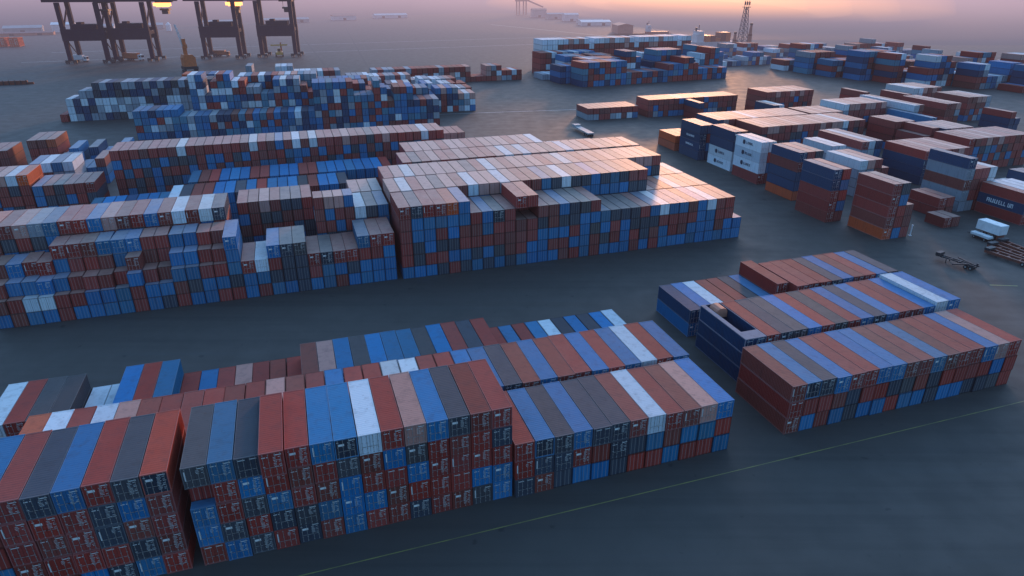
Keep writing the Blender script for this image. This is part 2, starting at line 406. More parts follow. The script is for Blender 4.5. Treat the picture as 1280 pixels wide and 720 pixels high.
block('X2', 'pale stacks in the middle', 137.0, 104.0, ['bggw', 'gggw', 'ww', 'gw', 'w'], 2.7, 13.0)
block('X3', 'pale stacks behind', 150.5, 105.9, ['rrgr', 'ggww', 'bgbd'], 2.7, 20.0)
block('U4', 'small red pair', 137.8, 64.6, ['rr', 'rr'], 2.6, 9.4)
block('U4b', 'small red pair', 132.6, 57.8, ['r', 'r'], 2.6, 5.6)
block('U1', 'wide red over blue block', 159.0, 89.8, ['dddr', 'rbrr', 'brrp', 'rrbr', 'rbrr', 'rrrp', 'rrbr'], 2.5, 15.6)
block('U2', 'grey and red banded tower', 147.2, 66.6, ['ggrgd', 'grrr', 'rrrr', 'rrww'], 2.65, 12.6, 2.9)
block('U3', 'block with navy lettered container', 153.0, 53.4, ['rDr', 'rbw', 'ggw', 'bww'], 2.65, 12.9, 2.7)
block('U5', 'low stacks at right edge', 168.0, 62.0, ['bb', 'gw', 'ddd', 'rdd', 'rr', 'rrd'], 2.6, 12.6)
block('V1', 'big red roofed block', 186.5, 98.4, ['bbrr', 'rbbr', 'rrnr', 'rbtp', 'rrbr', 'rtrp', 'rrnr', 'rbrr', 'nrrr', 'rrrr', 'rbrr'], 2.5, 13.4)
block('V1b', 'navy roofed rear', 193.0, 113.5, ['rrrd', 'rrrp', 'rrrp', 'rrrp', 'rrrp'], 2.6, 13.0)
block('V2', 'long red block', 187.0, 128.5, ['brrr', 'rrbr', 'rrrp'], 2.9, 12.6)
block('V2b', 'long red block front', 187.2, 115.8, ['rrr', 'rrrr'], 2.9, 12.2)
block('V3', 'white block', 222.2, 153.6, ['gggw', 'rgrr'], 2.7, 29.5)
block('V3b', 'blue bar', 218.4, 141.0, ['bbb'], 2.7, 22.0)
block('V4', 'red block', 238.0, 152.4, ['rrrr', 'brrr', 'rrgp'], 2.7, 23.0)
block('V5', 'red block at the far edge', 261.8, 162.4, ['brrr', 'rbrr', 'grrp', 'bgrp', 'gbgg'], 2.7, 17.0)
block('V6', 'white roofed block', 261.0, 190.0, ['ggww', 'ggww', 'rrrp', 'rrrr', 'rrrp', 'rrrr'], 2.8, 17.0)
block('V7', 'lone red and navy pair', 260.0, 140.4, ['.dr'.replace('.', 'd'), 'dd'], 2.8, 13.0)
block('V8', 'red bar', 229.6, 187.8, ['rrrr', 'ggg'], 2.8, 14.8)
block('V8b', 'red bar', 242.8, 177.0, ['rrrr'], 2.8, 15.0)
block('V9', 'white ended block', 196.6, 164.0, ['gggw', 'rgrp', 'rrrp', 'rrrr', 'rbrp', 'rrrp', 'rrrr', 'rrrp'], 2.75, 14.0)
block('V10', 'low pale stacks', 209.0, 150.5, ['bw', 'ww', 'gw'], 2.8, 12.0)
block('W1', 'lone red block', 187.4, 201.8, ['rrrr', 'rrrr', 'brrp', 'rbrr', 'rrrr', 'bnrp', 'rrbr', 'rrrp', 'rnrr', 'rrrr'], 2.6, 14.6)
block('W1b', 'blue and white bar', 178.0, 184.0, ['ddd', 'www'], 2.7, 13.0)
block('W2', 'long row lit yellow', 134.0, 213.8, ['rrr'] + [random.Random(i).choice(['rrr', 'brr', 'nrr', 'gbr', 'brb', 'rbr']) for i in range(16)] + ['rrr'], 2.6, 12.0)
block('W2b', 'blue stack before long row', 151.0, 199.5, ['rrd'], 2.7, 12.0)
block('W3', 'small red row', 105.0, 215.4, [random.Random(i + 40).choice(['rr', 'rr', 'wr', 'gr', 'br']) for i in range(9)], 2.75, 13.0)

# ------------------------------------------------------------------ expand to single containers
CONT = []
for bi, b in enumerate(BLOCKS):
    cy, sy = math.cos(b['yaw']), math.sin(b['yaw'])
    for ci, colr in enumerate(b['cols']):
        z = 0.0
        for li, ch in enumerate(colr):
            md = b['mods'].get((ci, li), {})
            hs = md.get('hs', 1.0)
            if ch != '.':
                du, dv = (ci + 0.5) * b['pitch'], md.get('dv', 0.0)
                rj = random.Random(bi * 7919 + ci * 131 + li * 17)
                dv += rj.uniform(-0.11, 0.11) if 'dv' not in md else 0
                du += rj.uniform(-0.018, 0.018)
                CONT.append(dict(b=bi, c=ci, l=li, n=len(colr), ch=ch, u=b['u0'] + du * cy - dv * sy, v=b['v0'] + du * sy + dv * cy,
                                 z=z, w=b['pitch'] - 0.085 * b['scale'], L=md.get('L', b['L']) - 0.12, h=b['h'] * hs - 0.015,
                                 rz=b['yaw'] + R(md.get('rz', 0.0)), top=(li == len(colr) - 1)))
            z += b['h'] * hs
for i, c in enumerate(CONT):
    c['i'] = i
    p = yard(c['u'], c['v'], c['z'])
    c['p'] = p
    c['r'] = YAW + c['rz']
    base = PAL.get('d' if c['ch'] == 'D' else c['ch'])[0]
    rj = random.Random(i * 31 + 7)
    k = rj.uniform(0.82, 1.16)
    s = rj.uniform(-0.10, 0.10)
    mixin = {'b': (0.030, 0.135, 0.225), 'r': (0.19, 0.058, 0.045), 'n': (0.075, 0.075, 0.080), 'w': (0.52, 0.60, 0.64)}.get(c['ch'])
    if mixin and rj.random() < 0.30:
        f_ = rj.uniform(0.3, 0.9)
        base = tuple(x * (1 - f_) + y * f_ for x, y in zip(base, mixin))
    lum = sum(base) / 3
    hue = rj.uniform(-0.04, 0.04)
    c['col'] = tuple(max(0.004, (lum + (x - lum) * (1 - s)) * k * (1 + hue * (1, 0, -1)[q])) for q, x in enumerate(base))

# ------------------------------------------------------------------ which ones show largest: a small depth buffer
def visible_area(W=640, H=360):
    f = FPX * W / 1280
    cp, sp = math.cos(PITCH), math.sin(PITCH)
    zb = np.full((H, W), 1e9, np.float32)
    ib = np.full((H, W), -1, np.int32)
    quads = ((0, 1, 5, 4), (4, 5, 6, 7), (3, 0, 4, 7), (1, 2, 6, 5))
    for c in CONT:
        ca, sa = math.cos(c['r']), math.sin(c['r'])
        hw = c['w'] / 2
        pts = []
        for z in (0, c['h']):
            for x, y in ((-hw, 0), (hw, 0), (hw, c['L']), (-hw, c['L'])):
                X = c['p'].x + x * ca - y * sa; Y = c['p'].y + x * sa + y * ca; Z = c['p'].z + z - CAM_H
                d = Y * cp - Z * sp
                up = Y * sp + Z * cp
                pts.append((W / 2 + f * X / max(d, .1), H / 2 - f * up / max(d, .1), d))
        if min(p[2] for p in pts) < 3: continue
        for q in quads:
            for tri in ((q[0], q[1], q[2]), (q[0], q[2], q[3])):
                (x0, y0, d0), (x1, y1, d1), (x2, y2, d2) = (pts[k] for k in tri)
                den = (y1 - y2) * (x0 - x2) + (x2 - x1) * (y0 - y2)
                if abs(den) < 1e-9: continue
                xa, xb = max(0, int(min(x0, x1, x2))), min(W - 1, int(max(x0, x1, x2)) + 1)
                ya, yb = max(0, int(min(y0, y1, y2))), min(H - 1, int(max(y0, y1, y2)) + 1)
                if xa > xb or ya > yb: continue
                gx, gy = np.meshgrid(np.arange(xa, xb + 1) + .5, np.arange(ya, yb + 1) + .5)
                a = ((y1 - y2) * (gx - x2) + (x2 - x1) * (gy - y2)) / den
                bb = ((y2 - y0) * (gx - x2) + (x0 - x2) * (gy - y2)) / den
                cc = 1 - a - bb
                ins = (a >= 0) & (bb >= 0) & (cc >= 0)
                inv = a / d0 + bb / d1 + cc / d2
                dep = np.where(ins & (inv > 0), 1 / np.maximum(inv, 1e-9), 1e9)
                sl = zb[ya:yb + 1, xa:xb + 1]
                m = dep < sl
                sl[m] = dep[m]
                ib[ya:yb + 1, xa:xb + 1][m] = c['i']
    return np.bincount(ib[ib >= 0], minlength=len(CONT)), ib

AREA, IDBUF = visible_area()
order = np.argsort(-AREA)
MARKED = {('S4', 0, 1), ('S4', 0, 2), ('S4', 0, 3), ('S5', 0, 0), ('S5', 0, 1), ('S6', 0, 1), ('S6', 0, 2), ('U3', 0, 1)}
must = [c['i'] for c in CONT if (BLOCKS[c['b']]['name'], c['c'], c['l']) in MARKED]
CHOSEN = [int(i) for i in order[:300] if AREA[i] > 0 and int(i) not in must]
CHOSEN = CHOSEN[:300 - len(must)] + must
NEAR = set(CHOSEN[:150])
# ---MARK
# ------------------------------------------------------------------ container geometry (door end at y = 0)
CW, CL, CH = 2.415, 11.08, 2.585
def corrugated(bm, axis, fixed, a0, a1, z0, z1, period, depth, mi=0, horizontal=None):
    """a corrugated sheet: trapezoid waves along axis 'x' or 'y' at the plane given by fixed; depth is signed inwards"""
    n = max(2, int(round((a1 - a0) / period)))
    st = (a1 - a0) / n
    prof = []
    for k in range(n):
        b = a0 + k * st
        prof += [(b, 0), (b + .32 * st, 0), (b + .5 * st, 1), (b + .82 * st, 1)]
    prof.append((a1, 0))
    cols = []
    for t, d in prof:
        o = fixed + depth * d
        if horizontal is None:
            pts = ((t, o, z0), (t, o, z1)) if axis == 'x' else ((o, t, z0), (o, t, z1))
        else:                                   # roof sheet: z is the offset direction
            pts = ((horizontal[0], t, o), (horizontal[1], t, o))
        cols.append([bm.verts.new(p) for p in pts])
    for p, q in zip(cols, cols[1:]):
        bm.faces.new((p[0], q[0], q[1], p[1])).material_index = mi

def body_into(mb, roof=True, floor=False):
    h = CW / 2
    for s in (-1, 1):
        corrugated(mb.bm, 'y', s * (h - 0.015), 0.12, CL - 0.12, 0.14, CH - 0.09, 0.30, -s * 0.045)
    corrugated(mb.bm, 'x', CL - 0.02, -h + 0.1, h - 0.1, 0.14, CH - 0.09, 0.27, -0.04)
    if roof:
        corrugated(mb.bm, 'y', CH - 0.03, 0.16, CL - 0.1, 0, 0, 0.36, 0.010, horizontal=(-h + 0.05, h - 0.05))
    mb.box(-h + 0.05, h - 0.05, 0.1, CL - 0.05, 0.10, 0.14)
    if not roof:
        mb.box(-h + 0.06, h - 0.06, 0.06, 0.09, 0.14, CH - 0.12)

def frame_into(mb, roof=True):
    h = CW / 2
    for s in (-1, 1):
        mb.box(s * h - (0.09 if s > 0 else 0), s * h + (0.09 if s < 0 else 0), 0.0, 0.14, 0.16, CH - 0.12)
        mb.box(s * h - (0.09 if s > 0 else 0), s * h + (0.09 if s < 0 else 0), CL - 0.14, CL, 0.16, CH - 0.12)
        mb.box(s * h - (0.07 if s > 0 else 0), s * h + (0.07 if s < 0 else 0), 0.18, CL - 0.18, CH - 0.095, CH - 0.012)
        mb.box(s * h - (0.07 if s > 0 else 0), s * h + (0.07 if s < 0 else 0), 0.18, CL - 0.18, 0.02, 0.15)
        for y0, y1 in ((-0.006, 0.178), (CL - 0.178, CL + 0.006)):
            for z0, z1 in ((0.0, 0.118), (CH - 0.118, CH)):
                xa = s * (h + 0.006); xb = s * (h - 0.162)
                mb.box(min(xa, xb), max(xa, xb), y0, y1, z0, z1)
    for y0, y1 in ((0.004, 0.15), (CL - 0.12, CL - 0.004)):
        mb.box(-h + 0.164, h - 0.164, y0, y1, CH - 0.115, CH - 0.004)
        mb.box(-h + 0.164, h - 0.164, y0, y1, 0.012, 0.14)

def door_into(mb, s, var=0):
    """one leaf; s = -1 left, 1 right; material 0 paint, 1 seal, 2 stencil"""
    h = CW / 2
    xi, xo = s * 0.012, s * (h - 0.095)
    x0, x1 = min(xi, xo), max(xi, xo)
    z0, z1 = 0.15, CH - 0.125
    mb.box(x0, x1, 0.062, 0.10, z0, z1, 0)
    # raised rim and four raised horizontal ribs
    mb.box(x0, x0 + 0.05, 0.040, 0.0615, z0, z1, 0)
    mb.box(x1 - 0.05, x1, 0.040, 0.0615, z0, z1, 0)
    for k in range(5):
        zz = z0 + (z1 - z0) * (k + 0.5) / 5
        mb.box(x0 + 0.052, x1 - 0.052, 0.048, 0.0615, zz - 0.13, zz + 0.13, 0)
    mb.box(x0 - 0.008 if s > 0 else x1, x0 if s > 0 else x1 + 0.008, 0.045, 0.09, z0, z1, 1)
    # stencilled code and data lines (unreadable dashes at this distance)
    rr = random.Random(3 + var)
    if s < 0 and var in (2, 6):
        mb.box(x0 + 0.30, x1 - 0.18, 0.034, 0.0385, z1 - 0.80, z1 - 0.52, 2)
        mb.box(x0 + 0.14, x0 + 0.34, 0.034, 0.0385, z1 - 0.33, z1 - 0.26, 2)
    elif s < 0 and var == 4:
        mb.box(x0 + 0.12, x0 + 0.24, 0.034, 0.0385, z1 - 1.5, z1 - 0.35, 2)
    elif s < 0 and var != 7:
        mb.box(x0 + 0.14, x0 + 0.50, 0.034, 0.0385, z1 - 0.385, z1 - 0.295, 2)
        mb.box(x0 + 0.62, x0 + 0.74, 0.034, 0.0385, z1 - 0.39, z1 - 0.29, 2)
        mb.box(x0 + 0.16, x0 + 0.36, 0.034, 0.0385, z1 - 1.35, z1 - 1.29, 2)
    else:
        mb.box(x0 + 0.26, x1 - 0.14, 0.034, 0.0385, z1 - 0.26, z1 - 0.17, 2)
        for k in range((9, 7, 10, 5, 3, 8, 6, 0)[var]):
            zz = z1 - 0.44 - k * 0.165
            a = x0 + 0.10 + rr.uniform(0, 0.08)
            mb.box(a, a + rr.uniform(0.25, 0.42), 0.034, 0.0385, zz - 0.022, zz + 0.022, 2)
            if k % 3 != 1:
                mb.box(a + 0.50, a + 0.50 + rr.uniform(0.12, 0.3), 0.034, 0.0385, zz - 0.022, zz + 0.022, 2)

def bar_into(mb, x, mi=0):
    mb.tube((x, 0.018, 0.11), (x, 0.018, CH - 0.10), 0.021, n=6, mi=mi)
    for z in (0.20, 0.75, 1.55, CH - 0.2):
        mb.box(x - 0.055, x + 0.055, -0.002, 0.0395, z - 0.03, z + 0.03, mi)
    sgn = 1 if x < 0 else -1
    mb.box(min(x, x + sgn * 0.42), max(x, x + sgn * 0.42), -0.012, 0.008, 0.98, 1.03, mi)

BARS = (-0.86, -0.33, 0.33, 0.86)
m = MB(); body_into(m); ME_BODY = m.mesh('container_body', M_BOX)
m = MB(); frame_into(m); ME_FRAME = m.mesh('container_frame', M_BOX)
ME_DOOR = {}
for var in range(8):
    for s in (-1, 1):
        m = MB(); door_into(m, s, var); ME_DOOR[s, var] = m.mesh('container_door', [M_BOX, M_DARK, M_MARK])
ME_BAR = []
for x in BARS:
    m = MB(); bar_into(m, x); ME_BAR.append(m.mesh('locking_bar', M_BAR))
m = MB(); body_into(m); frame_into(m); ME_WHOLE = m.mesh('container_whole', M_BOX)
ME_DOORB = {}
for s, var in ((q, r_) for q in (-1, 1) for r_ in range(8)):
    m = MB(); door_into(m, s, var)
    for x in BARS:
        if x * s > 0: bar_into(m, x, 3)
    ME_DOORB[s, var] = m.mesh('container_door_small', [M_BOX, M_DARK, M_MARK, M_BAR])

# ------------------------------------------------------------------ labels that single one container out
ORD = ['', 'first', 'second', 'third', 'fourth', 'fifth', 'sixth', 'seventh', 'eighth', 'ninth', 'tenth', 'eleventh', 'twelfth', 'thirteenth', 'fourteenth',
       'fifteenth', 'sixteenth', 'seventeenth', 'eighteenth', 'nineteenth', 'twentieth']
CNAME = {k: v[1] for k, v in PAL.items()}
CNAME['D'] = 'navy blue'; CNAME['d'] = 'navy'; CNAME['D'] = 'navy'; CNAME['r'] = CNAME['R'] = 'red'; CNAME['p'] = 'pink'; CNAME['o'] = 'orange'
GRID = {}
for c in CONT: GRID[(c['b'], c['c'], c['l'])] = c
def nm(c): return CNAME[c['ch']]
def candidates(c):
    b = BLOCKS[c['b']]; ph = b['phrase']; me = nm(c)
    up, dn = GRID.get((c['b'], c['c'], c['l'] + 1)), GRID.get((c['b'], c['c'], c['l'] - 1))
    lf, rt = GRID.get((c['b'], c['c'] - 1, c['l'])), GRID.get((c['b'], c['c'] + 1, c['l']))
    lft, rtt = (x if x and x['top'] else None for x in (lf, rt))
    out = []
    k, n = c['c'] + 1, len(b['cols'])
    side = ('%s stack from the left' % ORD[k]) if k <= n - k + 1 and k < 21 else ('%s stack from the right' % ORD[n - k + 1] if n - k + 1 < 21 else 'stack %d from the left' % k)
    if b['name'] in ('L', 'P2', 'T1', 'T2', 'T4', 'T5', 'D'):      # these run out of the frame on the left
        side = ('%s stack from the right' % ORD[n - k + 1]) if n - k + 1 < 21 else 'stack %d from the right' % (n - k + 1)
    if b['name'] in ('U3', 'U5', 'V1'):
        side = '%s stack from the left' % ORD[k]
    if k == 1 and b['name'] not in ('L', 'P2', 'T2', 'T5', 'D'): side = 'leftmost stack'
    if k == n and b['name'] not in ('U3', 'U5', 'V1'): side = 'rightmost stack'
    pl = ph.split()
    if c['top']:
        out.append(('top', me, '%s shipping container topping its stack in the %s' % (me, ph)))
        if lft and rtt:
            out.append(('topn', (me, nm(lft), nm(rtt)), '%s container on top between %s left and %s right, %s' % (me, nm(lft), nm(rtt), ph)))
        out.append(('topo', k, '%s container topping the %s, %s' % (me, side, ph)))
    else:
        above = nm(up) if up else 'open air'
        if c['l'] == 0 and up:
            out.append(('low', (me, above), '%s container on the ground beneath a %s one in the %s' % (me, above, ph)))
            out.append(('lowo', k, '%s container on the ground, %s, %s' % (me, side, ph)))
        elif up and dn:
            out.append(('mid', (me, above, nm(dn)), '%s container between %s above and %s below, %s' % (me, above, nm(dn), ph)))
            out.append(('mido', (k, c['l']), '%s container, level %s, %s, %s' % (me, ['one', 'two', 'three', 'four', 'five', 'six', 'seven'][c['l']], side, ph)))
    return out
COUNT = {}
for c in CONT:
    c['cand'] = candidates(c)
    for t, k, s in c['cand']:
        COUNT[s] = COUNT.get(s, 0) + 1
USED = set()
def label_of(c):
    for t, k, s in c['cand']:
        if COUNT[s] == 1 and len(s.split()) <= 16:
            USED.add(s)
            return s
    s = c['cand'][-1][2]
    USED.add(s)
    return s

# ------------------------------------------------------------------ single containers
GROUP = 'shipping containers stacked in the yard'
def setcol(o, col, dust_sheen=0.12):
    o.color = (*col, dust_sheen)
FRONT = {'L', 'C1', 'C2', 'D', 'E', 'E2', 'E3', 'E4', 'R', 'R2', 'R2a', 'R3', 'R3b'}
def dust_sheen_of(c):
    n = BLOCKS[c['b']]['name']
    return (0.17 if n[0] == 'R' else 0.13 if n in ('C2', 'D') else 0.07) if n in FRONT else (0.05 if n in ('Q1', 'Q2', 'Q3') else 0.20 if n[0] in 'QGHJKYZ' and n != 'Q' else 0.52)  # far roofs higher: sunset sheen painted in with the dust
for i in CHOSEN:
    c = CONT[i]
    near = i in NEAR
    du = dust_sheen_of(c)
    col = c['col']
    dcol = DOORDARK if c['ch'] in 'RB' else col
    if near:
        t = empty('shipping_container')
        setcol(link('body', ME_BODY, t), col, du)
        setcol(link('frame', ME_FRAME, t), tuple(x * .88 + .055 for x in col), du)  # frame tint lightened to paint in the highlight along the roof edges
    else:
        t = link('shipping_container', ME_WHOLE)
        setcol(t, col, du)
    t.location = c['p']
    t.rotation_euler = (0, 0, c['r'])
    t.scale = (c['w'] / CW, c['L'] / CL, c['h'] / CH)
    tag(t, label_of(c), 'shipping container', GROUP)
    for s in (-1, 1):
        d = link('door', ME_DOOR[s, (i * 5 + i // 7) % 8] if near else ME_DOORB[s, (i * 5 + i // 7) % 8], t)
        setcol(d, dcol)
        if near:
            for k, x in enumerate(BARS):
                if x * s > 0:
                    setcol(link('locking_bar', ME_BAR[k], d), col)
    c['obj'] = t

# ------------------------------------------------------------------ all further containers: one merged mass
rest = [c for c in CONT if 'obj' not in c]
nb = len(rest)
V = np.zeros((nb, 8, 3), np.float32)
FQ = np.array([(0, 1, 5, 4), (1, 2, 6, 5), (2, 3, 7, 6), (3, 0, 4, 7), (4, 5, 6, 7), (0, 3, 2, 1)])
UVS = np.zeros((nb, 6, 4, 2), np.float32)
EXT = np.zeros((nb, 6, 4, 2), np.float32)
CC = np.zeros((nb, 24, 4), np.float32)
DD = np.zeros((nb, 24), np.float32)
for k, c in enumerate(rest):
    ca, sa = math.cos(c['r']), math.sin(c['r'])
    hw, sc = c['w'] / 2, BLOCKS[c['b']]['scale']
    for q, (x, y, z) in enumerate([(a, b2, z) for z in (0, c['h']) for a, b2 in ((-hw, 0), (hw, 0), (hw, c['L']), (-hw, c['L']))]):
        V[k, q] = (c['p'].x + x * ca - y * sa, c['p'].y + x * sa + y * ca, c['p'].z + z)
    hh = c['h'] / sc
    for f, w in enumerate((2.44, c['L'] / sc, 2.44, c['L'] / sc)):
        UVS[k, f] = ((0, 0), (w, 0), (w, hh), (0, hh)); EXT[k, f] = (w, hh)
    UVS[k, 4] = UVS[k, 5] = ((0, 0), (2.44, 0), (2.44, c['L']), (0, c['L']))
    EXT[k, 4] = EXT[k, 5] = (2.44, c['L'])
    CC[k, :, :3] = c['col']; CC[k, :, 3] = dust_sheen_of(c)
    if c['ch'] in 'RB': CC[k, 0:4, :3] = DOORDARK
    DD[k, 0:4] = 1.0
me = bpy.data.meshes.new('container_mass')
me.vertices.add(nb * 8); me.vertices.foreach_set('co', V.ravel())
me.loops.add(nb * 24); me.polygons.add(nb * 6)
idx = (np.arange(nb)[:, None, None] * 8 + FQ[None]).astype(np.int32)
me.loops.foreach_set('vertex_index', idx.ravel())
me.polygons.foreach_set('loop_start', np.arange(nb * 6, dtype=np.int32) * 4)
me.polygons.foreach_set('loop_total', np.full(nb * 6, 4, np.int32))
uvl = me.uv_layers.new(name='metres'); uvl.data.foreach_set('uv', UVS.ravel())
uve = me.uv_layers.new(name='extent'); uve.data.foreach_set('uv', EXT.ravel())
ca_ = me.color_attributes.new('tint', 'FLOAT_COLOR', 'CORNER'); ca_.data.foreach_set('color', CC.ravel())
da_ = me.attributes.new('door', 'FLOAT', 'CORNER'); da_.data.foreach_set('value', DD.ravel())
me.polygons.foreach_set('use_smooth', np.zeros(nb * 6, bool))
me.update(); me.validate()
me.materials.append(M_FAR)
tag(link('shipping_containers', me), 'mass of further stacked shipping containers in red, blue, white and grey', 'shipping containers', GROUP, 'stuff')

# ------------------------------------------------------------------ writing on a few containers
def find(bname, col, lev):
    for c in CONT:
        if BLOCKS[c['b']]['name'] == bname and c['c'] == col and c['l'] == lev: return c
M_INK = paint('dark_lettering', (0.02, 0.03, 0.06), 0.5, 0.1, 2)
M_WINK = paint('white_lettering', (0.75, 0.76, 0.78), 0.5, 0.1, 2)
def glyph_row(mb, y0, y1, z0, z1, n, seed, mi=0):
    """a row of blocky, unreadable letters on the left side wall (plane x = -CW/2)"""
    q = random.Random(seed)
    w = (y1 - y0) / n
    x0, x1 = -CW / 2 - 0.030, -CW / 2 - 0.009
    for k in range(n):
        a = y1 - (k + 1) * w + 0.10 * w; b = a + 0.80 * w       # reads from the far end towards the door
        t = w * 0.22; hz = (z1 - z0)
        st = q.choice(['N', 'E', 'U', 'A', 'L'])
        if st in 'NUAE': mb.box(x0, x1, b - t, b, z0, z1)
        if st in 'NUA': mb.box(x0, x1, a, a + t, z0, z1)
        if st in 'L': mb.box(x0, x1, b - t, b, z0, z1)
        if st in 'EA': mb.box(x0, x1, a + t * 1.01, b - t * 1.01, z0 + hz * .42, z0 + hz * .58)
        if st in 'EAN': mb.box(x0, x1, a + t * 1.01, b - t * 1.01, z1 - hz * .18, z1)
        if st in 'EUL': mb.box(x0, x1, a + (t * 1.01 if st == 'U' else 0), b - t * 1.01, z0, z0 + hz * .18)
for bn, col, lev, kind in (('S4', 0, 1, 'w'), ('S4', 0, 2, 'w'), ('S4', 0, 3, 'w'), ('S5', 0, 0, 'w'), ('S5', 0, 1, 'w'), ('S6', 0, 1, 'd'), ('S6', 0, 2, 'd'), ('U3', 0, 1, 'n')):
    c = find(bn, col, lev)
    if 'obj' not in c: continue
    if kind == 'w':
        m = MB()
        x0, x1 = -CW / 2 - 0.030, -CW / 2 - 0.009
        yc = CL * 0.66
        m.box(x0, x1, yc - 0.55, yc + 0.55, 1.0, 1.7)
        m.box(x0, x1, yc - 0.38, yc + 0.38, 1.701, 1.9)
        m.box(x0, x1, yc - 0.28, yc + 0.28, 0.82, 0.999)
        m.build('emblem', M_INK, c['obj'])
        m = MB(); glyph_row(m, CL * 0.30, CL * 0.585, 1.05, 1.65, 5, 7 + lev)
        m.build('lettering', M_INK, c['obj'])
    elif kind == 'd':
        m = MB(); glyph_row(m, CL * 0.28, CL * 0.68, 1.1, 1.65, 9, 30 + lev)
        m.build('lettering', M_WINK, c['obj'])
    else:
        m = MB(); glyph_row(m, CL * 0.55, CL * 0.80, 0.8, 1.8, 3, 50)
        glyph_row(m, CL * 0.37, CL * 0.54, 0.8, 1.8, 3, 51); glyph_row(m, CL * 0.22, CL * 0.34, 0.8, 1.8, 2, 52)
        m.build('lettering', M_WINK, c['obj'])

# ------------------------------------------------------------------ the open container with its deep hole
b = next(q for q in BLOCKS if q['name'] == 'R2a')
hb = b['h']
t = empty('open_top_container', yard(b['u0'] + 0.5 * b['pitch'], b['v0'], hb * 2), YAW)
tag(t, 'navy open topped container with empty dark interior on a navy stack', 'shipping container', GROUP)
t.scale = ((b['pitch'] - 0.055) / CW, (b['L'] - 0.12) / CL, (hb - .015) / CH)
m = MB(); body_into(m, roof=False); o = m.build('body', M_BOX, t); setcol(o, PAL['d'][0])
m = MB(); frame_into(m)
m.box(-CW / 2 + 0.01, CW / 2 - 0.01, 0.02, 2.1, CH - 0.01, CH + 0.03)
m.box(-CW / 2 + 0.01, -CW / 2 + 0.52, 2.101, CL - 0.02, CH - 0.01, CH + 0.03)
o = m.build('rim', M_BOX, t); setcol(o, (0.22, 0.22, 0.27))
for s in (-1, 1):
    o = link('door', ME_DOORB[s, 0], t); setcol(o, PAL['d'][0])
# round topped salmon tarpaulin at its rear end
m = MB()
prof = [(-1.0, 0), (-1.0, 1.0), (-0.75, 1.4), (-0.3, 1.62), (0.3, 1.62), (0.75, 1.4), (1.0, 1.0), (1.0, 0)]
m.prism(prof, 0, 2.2)
o = m.build('tarpaulin_bundle', paint('salmon_tarpaulin', (0.55, 0.20, 0.13), 0.7, 0.3, 1.0))
p = yard(b['u0'] + 0.62 * b['pitch'], b['v0'] + b['L'] - 2.9, hb * 2 + 1.35)
o.location = p; o.rotation_euler = (0, 0, YAW)
tag(o, 'round topped salmon tarpaulin bundle inside the rear of the open navy container', 'tarpaulin')

# ------------------------------------------------------------------ ground, water, haze, sky
def sheet(name, pts, z, mat, kind='structure'):
    me = bpy.data.meshes.new(name)
    me.from_pydata([(p.x, p.y, z) for p in pts], [], [list(range(len(pts)))])
    me.materials.append(mat)
    o = link(name, me)
    return tag(o, kind=kind)

M_ASPH, nt, bs = new_mat('asphalt')
geo = N(nt, 'ShaderNodeNewGeometry'); pos = geo.outputs['Position']
n1 = noise(nt, pos, 0.018, 5, 0.6); n2 = noise(nt, pos, 0.22, 5, 0.6); n3 = noise(nt, pos, 6.0, 3)
mp = N(nt, 'ShaderNodeMapping'); mp.inputs['Rotation'].default_value = (0, 0, -YAW); mp.inputs['Scale'].default_value = (0.012, 0.45, 1)
nt.links.new(pos, mp.inputs['Vector'])
tr = noise(nt, mp.outputs[0], 1.0, 4, 0.6)      # tyre tracks along the lanes
c = mix(nt, ramp(nt, n1, 0.3, 0.7), (0.064, 0.056, 0.051), (0.069, 0.061, 0.056))
c = mix(nt, mth(nt, 'MULTIPLY', ramp(nt, n2, 0.45, 0.75), 0.3), c, (0.054, 0.050, 0.047))
c = mix(nt, mth(nt, 'MULTIPLY', ramp(nt, tr, 0.50, 0.72), 0.6), c, (0.040, 0.038, 0.037))
c = mix(nt, mth(nt, 'MULTIPLY', ramp(nt, tr, 0.45, 0.25), 0.35), c, (0.066, 0.068, 0.071))
spot = ramp(nt, noise(nt, pos, 0.55, 2, 0.4), 0.70, 0.78)
c = mix(nt, mth(nt, 'MULTIPLY', spot, 0.55), c, (0.018, 0.018, 0.020))
c = mix(nt, mth(nt, 'MULTIPLY', ramp(nt, n3, 0.5, 0.8), 0.25), c, (0.060, 0.063, 0.068))
nt.links.new(c, bs.inputs['Base Color'])
nt.links.new(ramp(nt, n2, 0.3, 0.75, 0.62, 0.8), bs.inputs['Roughness'])
bs.inputs['Specular IOR Level'].default_value = 0.26
bp = N(nt, 'ShaderNodeBump'); bp.inputs['Strength'].default_value = 0.25; bp.inputs['Distance'].default_value = 0.03
nt.links.new(n3, bp.inputs['Height']); nt.links.new(bp.outputs[0], bs.inputs['Normal'])

M_WATER, nt, bs = new_mat('harbour_water')
bs.inputs['Base Color'].default_value = (0.03, 0.045, 0.06, 1)
bs.inputs['Roughness'].default_value = 0.75
bs.inputs['Specular IOR Level'].default_value = 0.3
geo = N(nt, 'ShaderNodeNewGeometry')
bp = N(nt, 'ShaderNodeBump'); bp.inputs['Strength'].default_value = 0.35; bp.inputs['Distance'].default_value = 0.5
nt.links.new(noise(nt, geo.outputs['Position'], 0.12, 5), bp.inputs['Height'])
nt.links.new(bp.outputs[0], bs.inputs['Normal'])

